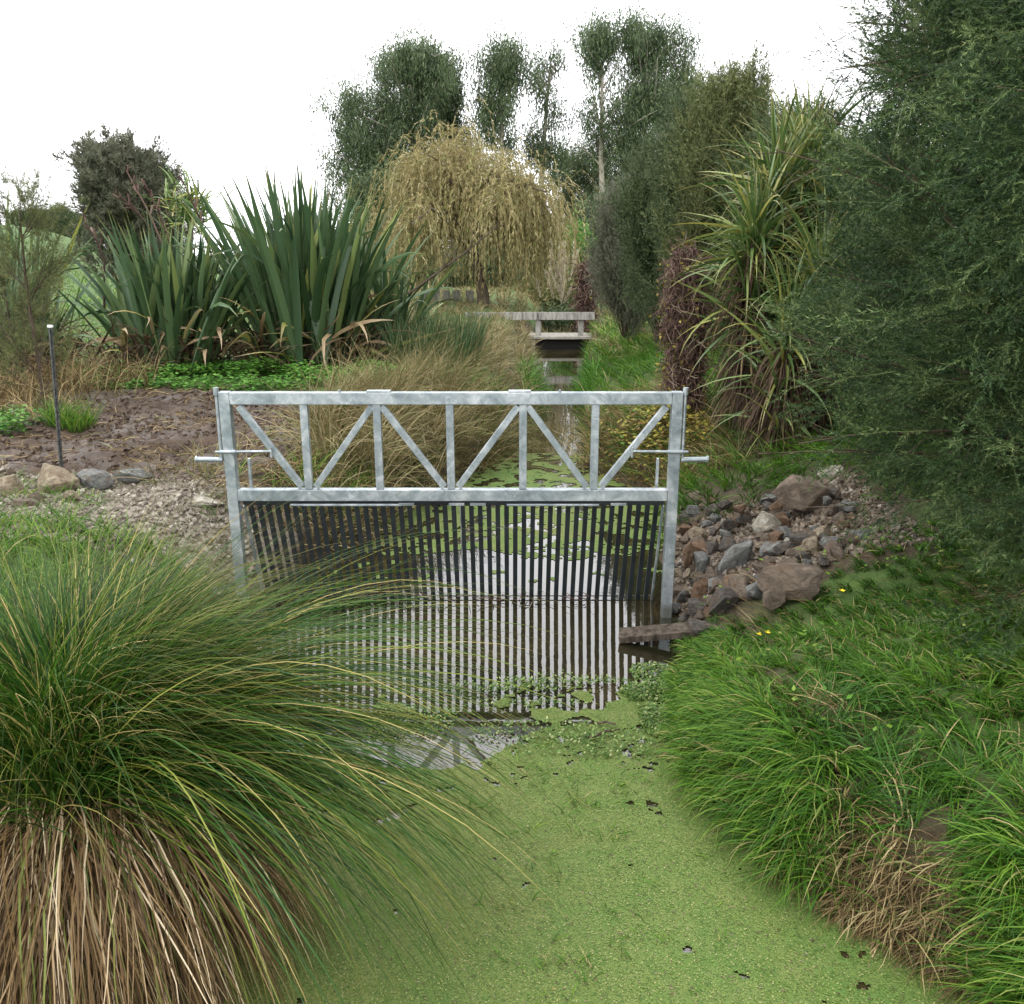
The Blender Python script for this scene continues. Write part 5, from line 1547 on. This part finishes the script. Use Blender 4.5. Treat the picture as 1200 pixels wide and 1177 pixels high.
gum(445, 120, 78, 78, 0.15, 'leftmost gum tree with dense rounded crown reaching low behind the willow', 72)
gum(490, 66, 80, 108, 0.25, 'broad dense gum crown left of the two slender gums', 92)
gum(535, 84, 84, 40, 0.30, 'narrow gum between the broad left crown and the slender gums', 36)
gum(588, 50, 78, 48, 0.56, 'left of the two slender gums with bare pale trunks', 32, airy=0.62)
gum(633, 58, 80, 42, 0.48, 'right of the two slender gums with bare pale trunks', 28, airy=0.58)
gum(705, 34, 78, 66, 0.42, 'tallest gum with a loose leafy left side, right of the sky gap', 38, airy=0.62)
gum(748, 34, 80, 92, 0.28, 'broad tall gum in the middle of the right group', 66)
gum(790, 68, 82, 66, 0.25, 'rightmost gum crown above the pointed shrub', 44)
gum(662, 180, 95, 46, 0.10, 'low distant tree in the sky gap between the gum groups', 26, mat='manuka_dark')
gum(692, 190, 92, 60, 0.05, 'low dark tree under the tallest gum', 34, mat='manuka_dark')
gum(725, 170, 92, 60, 0.05, 'low dark tree under the broad tall gum', 34, mat='manuka_dark')


def bushy(px, top_, Yd, wpx, label, mat='manuka_dark', n=9000, name='bush', sz=0.2):
    b_ = gb(px, Yd); h = htop(top_, Yd, b_); rad = wpx / 2 * pxm(300, Yd)
    o = empty(name, b_, label, 'bush')
    P = lines(np.repeat(b_[None], 7, 0), np.stack([R.normal(0, .4, 7), R.normal(0, .4, 7), np.ones(7)], -1), h * 0.6, 4, (0, 0, 0), 0.1)
    V, Q, A = tubes(P, 0.08, 0.03, 5); mk('trunk', V, Q, M['bark_brown'], o, attrs=A)
    m = 90
    c = R.normal(0, 1, (m, 3)); c = nrm(c) * U(0.35, 0.98, (m, 1))
    c = b_ + np.array([0, 0, h * 0.5]) + c * np.array([rad, rad, h * 0.5])
    k = max(3, n // m // 60)
    q = np.repeat(c, k, 0) + R.normal(0, 1, (k * m, 3)) * min(rad, h * 0.5) * 0.20
    q[:, 2] = np.maximum(q[:, 2], b_[2] + sz)
    var = leaf_clusters(mat, 70, (sz * 1.5, sz * 1.5, sz * 1.2), sz, sz * 0.35, ('bush', sz), False)
    spray_crown('crown', q, R.normal(0, 1, q.shape), U(0.7, 1.3, len(q)), var, o)
    return o


bushy(700, 232, 48, 60, 'dark green bush in the gap between willow and conical shrubs', n=9000, sz=0.22)
bushy(672, 262, 40, 46, 'mid green bush directly behind the pampas plumes', 'cover', n=5000, sz=0.16)
bushy(445, 205, 60, 60, 'dark scrub under the leftmost gum tree', n=9000, sz=0.3)
bushy(600, 270, 55, 90, 'dark scrub seen low through the willow', n=9000, sz=0.3)
bushy(735, 300, 30, 50, 'dark bush behind the far vine covered stump', n=7000, sz=0.16)
bushy(640, 330, 36, 60, 'olive scrub under the pampas plumes', 'manuka_olive', n=6000, sz=0.16)
bushy(655, 372, 31, 60, 'dark green scrub seen under the footbridge rail', 'manuka_dark', n=5000, sz=0.12)
# far tree line on the left skyline
for i, (px, top_, w_) in enumerate(((62, 244, 18), (78, 250, 14), (90, 241, 14), (102, 246, 16), (45, 250, 18), (118, 250, 16))):
    labs = ['distant tree above the paddock, just right of the thin shrub', 'smallest distant tree in the middle of the skyline row', 'tallest distant tree of the left skyline row', 'distant tree of the skyline row nearest the grey bush', 'distant tree partly behind the thin shrub', 'distant tree hidden by the grey bush edge']
    bushy(px, top_, 105, w_, labs[i], n=1800, name='distant_tree', sz=0.22)
# hedges that close the view at both sides of the creek behind everything
bushy(860, 250, 22, 90, 'dark bush filling the space behind the pointed shrubs', n=9000, sz=0.15)
bushy(1010, 150, 11.5, 130, 'dark bush behind the cabbage trees on the right', n=14000, sz=0.09)
bushy(1160, -80, 8.6, 330, 'dense dark bush closing the view behind the right hand trees', 'manuka', n=42000, sz=0.075)
bushy(960, 330, 9.6, 120, 'low dark undergrowth at the feet of the cabbage trees', n=9000, sz=0.07)
tri = sum(sum(len(p.vertices) - 2 for p in []) for _ in [0])
print('TRIS', sum(len(m.loops) - 2 * len(m.polygons) for m in bpy.data.meshes))
bushy(480, 262, 42, 90, 'dark bush behind the willow on its left side', n=9000, sz=0.2)
bushy(560, 290, 40, 110, 'dark green bush behind the willow trunk', n=9000, sz=0.2)
bushy(425, 300, 36, 80, 'dark bush between the tallest flax and the willow', n=9000, sz=0.18)
bushy(640, 290, 44, 80, 'dark bush behind the right side of the willow', n=9000, sz=0.2)
